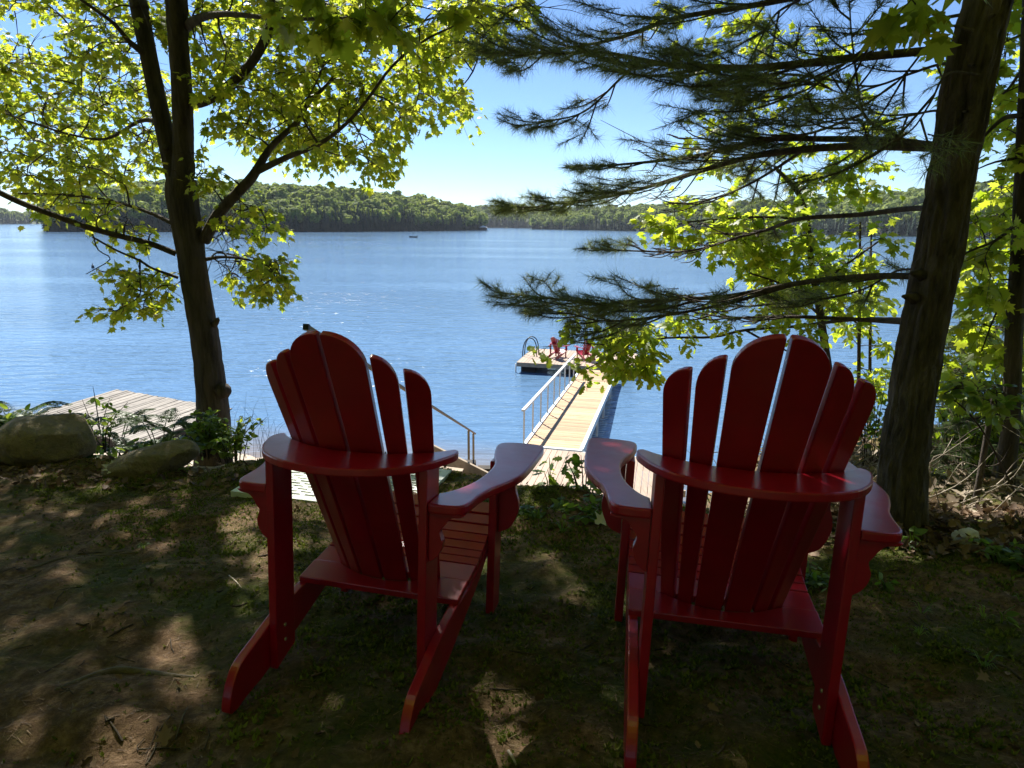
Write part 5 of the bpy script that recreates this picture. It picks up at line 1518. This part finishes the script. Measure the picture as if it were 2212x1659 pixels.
# ---- brush of dead twigs on the right bank
tb = Tubes()
for k in range(900):
    x = RNG.uniform(1.2, 5.5); y = RNG.uniform(3.0, 6.8)
    z = gh(x, y); a = RNG.uniform(0, 6.28); l = RNG.uniform(.15, .6)
    d = np.array([math.cos(a), math.sin(a) * .6, RNG.uniform(.0, .9)]) * l
    tb.add(smooth_path([(x, y, z - .02), np.array((x, y, z)) + d * .5 + RNG.normal(0, .05, 3), np.array((x, y, z)) + d], [.006, .004, .002], 4)[0], np.linspace(.006, .0015, 9) * RNG.uniform(.5, 1.2), 4)
tag(tb.build('dead_brush', M['deadwood']), 'tangle of pale dead twigs on the sunlit bank at right', kind='stuff')
# bank cover: low leafy growth down the slope so that no bare earth shows between the trunks
n = 2600
x = RNG.uniform(-9, 9, n); y = RNG.uniform(3.2, 12.5, n)
ye = np.interp(x, EX, EY)
k = (y > ye + .25) & ~((x > -.4) & (x < 2.6) & (y < 8)) & ~((x > .9) & (y < 6.2) & (RNG.random(n) < .72)) & ~((x > -2.6) & (x < -.3)) & ~((x > -.3) & (x < 4.5) & (y > 10.5)); x, y = x[k], y[k]
P0 = np.column_stack([x, y, ground_h(x, y)])
PP = np.repeat(P0, 9, 0) + RNG.normal(0, .12, (len(P0) * 9, 3)) * (1, 1, .5) + (0, 0, .10)
tag(link('bank_undergrowth', leaves_mesh('bank_undergrowth', OVATE, PP, leaf_frames(len(PP), RNG.normal(0, 1, PP.shape)), RNG.uniform(.04, .09, len(PP)), RNG.random(len(PP))), M['plantleaf']), 'low leafy undergrowth covering the bank', kind='stuff')

# ================================================================== GROUND LITTER
def on_ground(n, x0, x1, y0, y1, maskf=None):
    x, y = RNG.uniform(x0, x1, n), RNG.uniform(y0, y1, n)
    ye = np.interp(x, EX, EY)
    k = y < ye + .15
    if maskf is not None: k &= maskf(x, y)
    x, y = x[k], y[k]
    return np.column_stack([x, y, ground_h(x, y)])
def mossmask(x, y): return fbm(x * 1.7 + 3, y * 1.7, 5, 77) + .12 * np.exp(-((x - .1) ** 2 + (y - 2.4) ** 2) / .5) > .03 - .42 * RNG.random(len(x)) ** 4
P0 = on_ground(80000, -3.6, 3.2, .9, 4.4, mossmask)
nb = 5
n = len(P0) * nb
big = (.45 + 1.1 * np.clip(fbm(P0[:, 0] * 9, P0[:, 1] * 9, 3, 31) + .5, 0, 1.2))
hgt = np.repeat(big, nb) * RNG.uniform(.006, .015, n)
a = RNG.uniform(0, 6.28, n); el = RNG.uniform(.25, 1.2, n)
e = np.column_stack([np.cos(a) * np.cos(el), np.sin(a) * np.cos(el), np.sin(el)])
s_ = unit(np.cross(e, (0, 0, 1.0))) * (hgt * RNG.uniform(.16, .3, n))[:, None]
P1 = np.repeat(P0, nb, 0)
V = np.stack([P1 + e * (hgt * .35)[:, None] - s_, P1 + e * (hgt * .35)[:, None] + s_, P1 + e * hgt[:, None]], 1)
V = np.stack([P1 - (0, 0, .002), V[:, 0], V[:, 2], V[:, 1]], 1).reshape(-1, 3)
tag(link('moss', np_mesh('moss', V, np.arange(4 * n).reshape(-1, 4), np.repeat(np.repeat(RNG.random(len(P0)) * .7, nb) + RNG.random(n) * .3, 4)), M['moss']), 'short moss in patches on the earth', kind='stuff')
P0 = on_ground(34000, -3.6, 3.2, .9, 4.4)
n = len(P0)
a = RNG.uniform(0, 6.28, n); L = RNG.uniform(.012, .045, n)
d = np.column_stack([np.cos(a), np.sin(a), RNG.normal(0, .12, n)]) * L[:, None]
s_ = np.column_stack([-np.sin(a), np.cos(a), np.zeros(n)]) * RNG.uniform(.0006, .0016, (n, 1))
P1 = P0 + d; P1[:, 2] = ground_h(P1[:, 0], P1[:, 1]) + .004
P0 = P0 + (0, 0, .004)
V = np.stack([P0 - s_, P0 + s_, P1], 1).reshape(-1, 3)
tag(link('needle_litter', np_mesh('needle_litter', V, np.arange(3 * n).reshape(-1, 3), np.repeat(RNG.random(n), 3)), M['duff']), 'fallen pine needles and bits of straw on the earth', kind='stuff')
# leaf litter: thick along the right bank edge, thin elsewhere
def curled_leaves(P, sc, name, label, mat='litter'):
    n = len(P)
    up = unit(RNG.normal(0, .45, (n, 3)) + (0, 0, 1)); d = unit(np.cross(up, RNG.normal(0, 1, (n, 3)))); X = unit(np.cross(d, up))
    Rm = np.stack([X, d, np.cross(X, d)], -1)
    TV, TF = leaf_template([(0, 0), (.24, .05), (.20, .2), (.42, .36), (.24, .45), (.24, .7), (0, 1.0)], .4, -.5, -.25)
    return tag(link(name, leaves_mesh(name, (TV, TF), P, Rm, sc, RNG.random(n)), M[mat]), label, kind='stuff')
Q = []
for k in range(2400):
    px, py = RNG.uniform(1690, 2260), RNG.uniform(1185, 1345)
    if py > 1255 + (px - 1700) * .11 + RNG.normal(0, 16): continue
    if RNG.random() < .02: continue
    Q.append((px, py))
Q = np.array(Q)
xs = np.interp(Q[:, 0], [1690, 2260], [1.05, 2.75]) ; ys_ = np.interp(Q[:, 1], [1185, 1345], [3.1, 2.12])
P0 = np.column_stack([xs * (ys_ / 2.6), ys_, ground_h(xs * (ys_ / 2.6), ys_) + RNG.uniform(.005, .04, len(xs))])
curled_leaves(P0, RNG.uniform(.025, .062, len(P0)), 'leaf_litter', 'brown curled dead leaves heaped along the bank edge at right')
P0 = on_ground(620, -3.4, 3, 1.1, 4.2); P0[:, 2] += .006
curled_leaves(P0, RNG.uniform(.012, .035, len(P0)), 'scattered_litter', 'small dead leaf scraps scattered on the earth')
P0 = on_ground(500, -3.6, -1.6, 3.5, 4.4); P0[:, 2] += .01
curled_leaves(P0, RNG.uniform(.03, .06, len(P0)), 'edge_litter', 'dead leaves caught between the rocks at left')
tb = Tubes()
P0 = on_ground(420, -3.4, 3.0, 1.0, 4.2)
for p in P0:
    a = RNG.uniform(0, 6.28); l = RNG.uniform(.02, .10)
    q = p + (math.cos(a) * l, math.sin(a) * l, 0); m = (p + q) / 2 + RNG.normal(0, .006, 3)
    for v in (p, q, m): v[2] = gh(v[0], v[1]) + .003
    tb.add([p, m, q], np.array([.0022, .002, .0012]) * RNG.uniform(.6, 1.5), 4)
tag(tb.build('twig_litter', M['twig']), 'small broken twigs scattered on the earth', kind='stuff')
pb = on_ground(260, -3.2, 3.0, 1.0, 4.0); ss = RNG.uniform(.003, .009, len(pb))
V = (OCT[None] * ss[:, None, None] * RNG.uniform(.7, 1.3, (len(pb), 6, 1)) + pb[:, None, :]).reshape(-1, 3)
tag(link('gravel_bits', np_mesh('gravel_bits', V, (OF[None] + (np.arange(len(pb)) * 6)[:, None, None]).reshape(-1, 3)), M['rock']), 'tiny stones in the earth', kind='stuff')
M['dryleaf'] = leaf_mat('dry_leaf', (0.14, 0.10, 0.065), (0.42, 0.35, 0.27), (0.1, 0.07, 0.04), (0.2, 0.15, 0.1), 0.2, 0.7, 0.2)
n = 3200
x = RNG.uniform(1.2, 5.6, n); y = np.interp(x, EX, EY) + RNG.uniform(.3, 3.4, n)
P0 = np.column_stack([x, y, ground_h(x, y) + RNG.uniform(.005, .04, n)])
curled_leaves(P0, RNG.uniform(.04, .10, n), 'bank_litter', 'dry pale dead leaves covering the sunlit bank at right', 'dryleaf')
def dead_leaf(label, px, py, size, rot, mat='litter', group=None):
    p = gpt(px, py)
    TV, TF = leaf_template([(0, 0), (.16, .06), (.12, .2), (.46, .28), (.2, .42), (.34, .66), (.12, .62), (0, 1.0)], .4, -.35, -.12)
    me = np_mesh('dead_leaf', TV * size, TF, np.full(len(TV), .75))
    o = link('dead_leaf', me, M[mat], None, (p[0], p[1], p[2] + .014)); o.rotation_euler = Matrix.Rotation(R(30), 3, 'X').to_4x4().__matmul__(Matrix.Rotation(R(rot), 4, 'Z')).to_euler(); o.location.z += .02
    tag(o, label, 'dead leaf', group)
dead_leaf('pale dead oak leaf lying in front of the slanted rock', 262, 1028, .13, 75, 'paleleaf')
dead_leaf('pale dead leaf lying on the bank edge between the chairs', 1285, 1146, .10, -60, 'paleleaf')
dead_leaf('brown dead leaf on the ground at the bottom edge left of the left chair', 360, 1638, .06, 20)
dead_leaf('brown curled dead leaf on the earth right of the right chair', 2130, 1480, .05, 110)
# sprigs of grass standing singly on the bare earth
def grass_tuft(label, px, py, n, h, mat='plantleaf'):
    b = gpt(px, py); V, Fc = [], []
    for k in range(n):
        a = RNG.uniform(0, 6.28); l = h * RNG.uniform(.6, 1.2); o_ = np.array([math.cos(a), math.sin(a), 0]); sd_ = np.array([-o_[1], o_[0], 0]) * h * .035
        p0 = b + o_ * h * .06; p1 = b + o_ * l * .45 + (0, 0, l * .55); p2 = b + o_ * l * .95 + (0, 0, l * .45)
        m = len(V); V += [p0 - sd_, p0 + sd_, p1 + sd_, p1 - sd_, p2]
        Fc += [[m, m + 1, m + 2, m + 3], [m + 3, m + 2, m + 4]]
    o = link('grass_tuft', np_mesh('grass_tuft', np.array(V), Fc, RNG.random(len(V)) * .1 + RNG.random() * .8), M[mat])
    tag(o, label, 'grass', 'grass tufts on the bare earth')
grass_tuft('bright grass sprig right of the right chair', 1935, 1412, 7, .035)
grass_tuft('grass sprig nearest the right chair leg', 1992, 1325, 9, .06)
grass_tuft('spiky grass tuft right of centre of the right ground', 1985, 1372, 12, .05)
grass_tuft('grass sprig below the two leafed seedling', 2125, 1335, 9, .055)
grass_tuft('grass tuft at the right edge by the leaf litter', 2205, 1300, 9, .05)
grass_tuft('grass tuft behind the right chair under its back', 1740, 1275, 16, .05)
grass_tuft('grass sprigs between the chairs below the oak seedling', 1215, 1150, 18, .06)
grass_tuft('grass tuft at the bank edge left of the right chair arm', 1160, 1120, 18, .06)
grass_tuft('dull grass tuft at the bottom right', 2125, 1440, 16, .06)
grass_tuft('green grass patch on the earth left of the left chair', 310, 1185, 40, .035)
grass_tuft('lowest grass sprig at the bottom right', 2010, 1600, 7, .03)
# roots and sticks
def stick(label, pts, r0, r1, mat, name='stick', cat='stick', sides=6, lift=.004, rads=None):
    P = np.array([gpt(px, py) for px, py in pts]) + (0, 0, lift)
    Q, rr = smooth_path(P, np.linspace(r0, r1, len(P)) if rads is None else rads, 5)
    o = MB().tube(Q, rr, sides).build(name, M[mat], None, True)
    tag(o, label, cat)
stick('grey exposed root arching above a hollow at lower left', [(120, 1490), (190, 1465), (250, 1450), (310, 1452), (360, 1458), (420, 1462)], .022, .010, 'root', 'tree_root', 'root', 9, -.002, (.006, .012, .016, .013, .009, .004))
stick('thin root running across the earth at far left', [(60, 1230), (140, 1205), (230, 1200), (300, 1192)], .008, .004, 'root', 'tree_root', 'root', 7, -.001)
stick('thin curved root strand at the bottom left', [(315, 1655), (335, 1620), (345, 1580), (372, 1545)], .0022, .0014, 'root')
stick('shorter root strand right of the curved one at the bottom left', [(380, 1600), (392, 1560), (405, 1530)], .002, .0015, 'root')
stick('small straight stick lying in the sunlit patch at the bottom left', [(300, 1622), (350, 1618), (390, 1620)], .0022, .0014, 'root')
stick('short pale twig in the bottom centre sunlit patch', [(1098, 1625), (1108, 1640), (1115, 1655)], .004, .003, 'deadwood')
stick('thin stick on the earth right of the right chair', [(2075, 1405), (2130, 1430), (2175, 1445), (2205, 1470)], .006, .003, 'bark')
stick('pale grass straw on the earth left of the left chair', [(495, 1245), (510, 1258), (522, 1272)], .0025, .0015, 'deadwood')

# ================================================================== AIR
hz = MB().box(-4700, 4700, -90, 6300, -4.2, 95).build('haze', None)
hm_ = bpy.data.materials.new('haze_air'); hm_.use_nodes = True
t = hm_.node_tree; t.nodes.remove(t.nodes['Principled BSDF'])
pv = t.nodes.new('ShaderNodeVolumePrincipled')
pv.inputs['Color'].default_value = (0.80, 0.88, 1.0, 1)
pv.inputs['Density'].default_value = 0.00007
t.links.new(pv.outputs[0], t.nodes['Material Output'].inputs['Volume'])
hz.data.materials.append(hm_)
hz['kind'] = 'stuff'
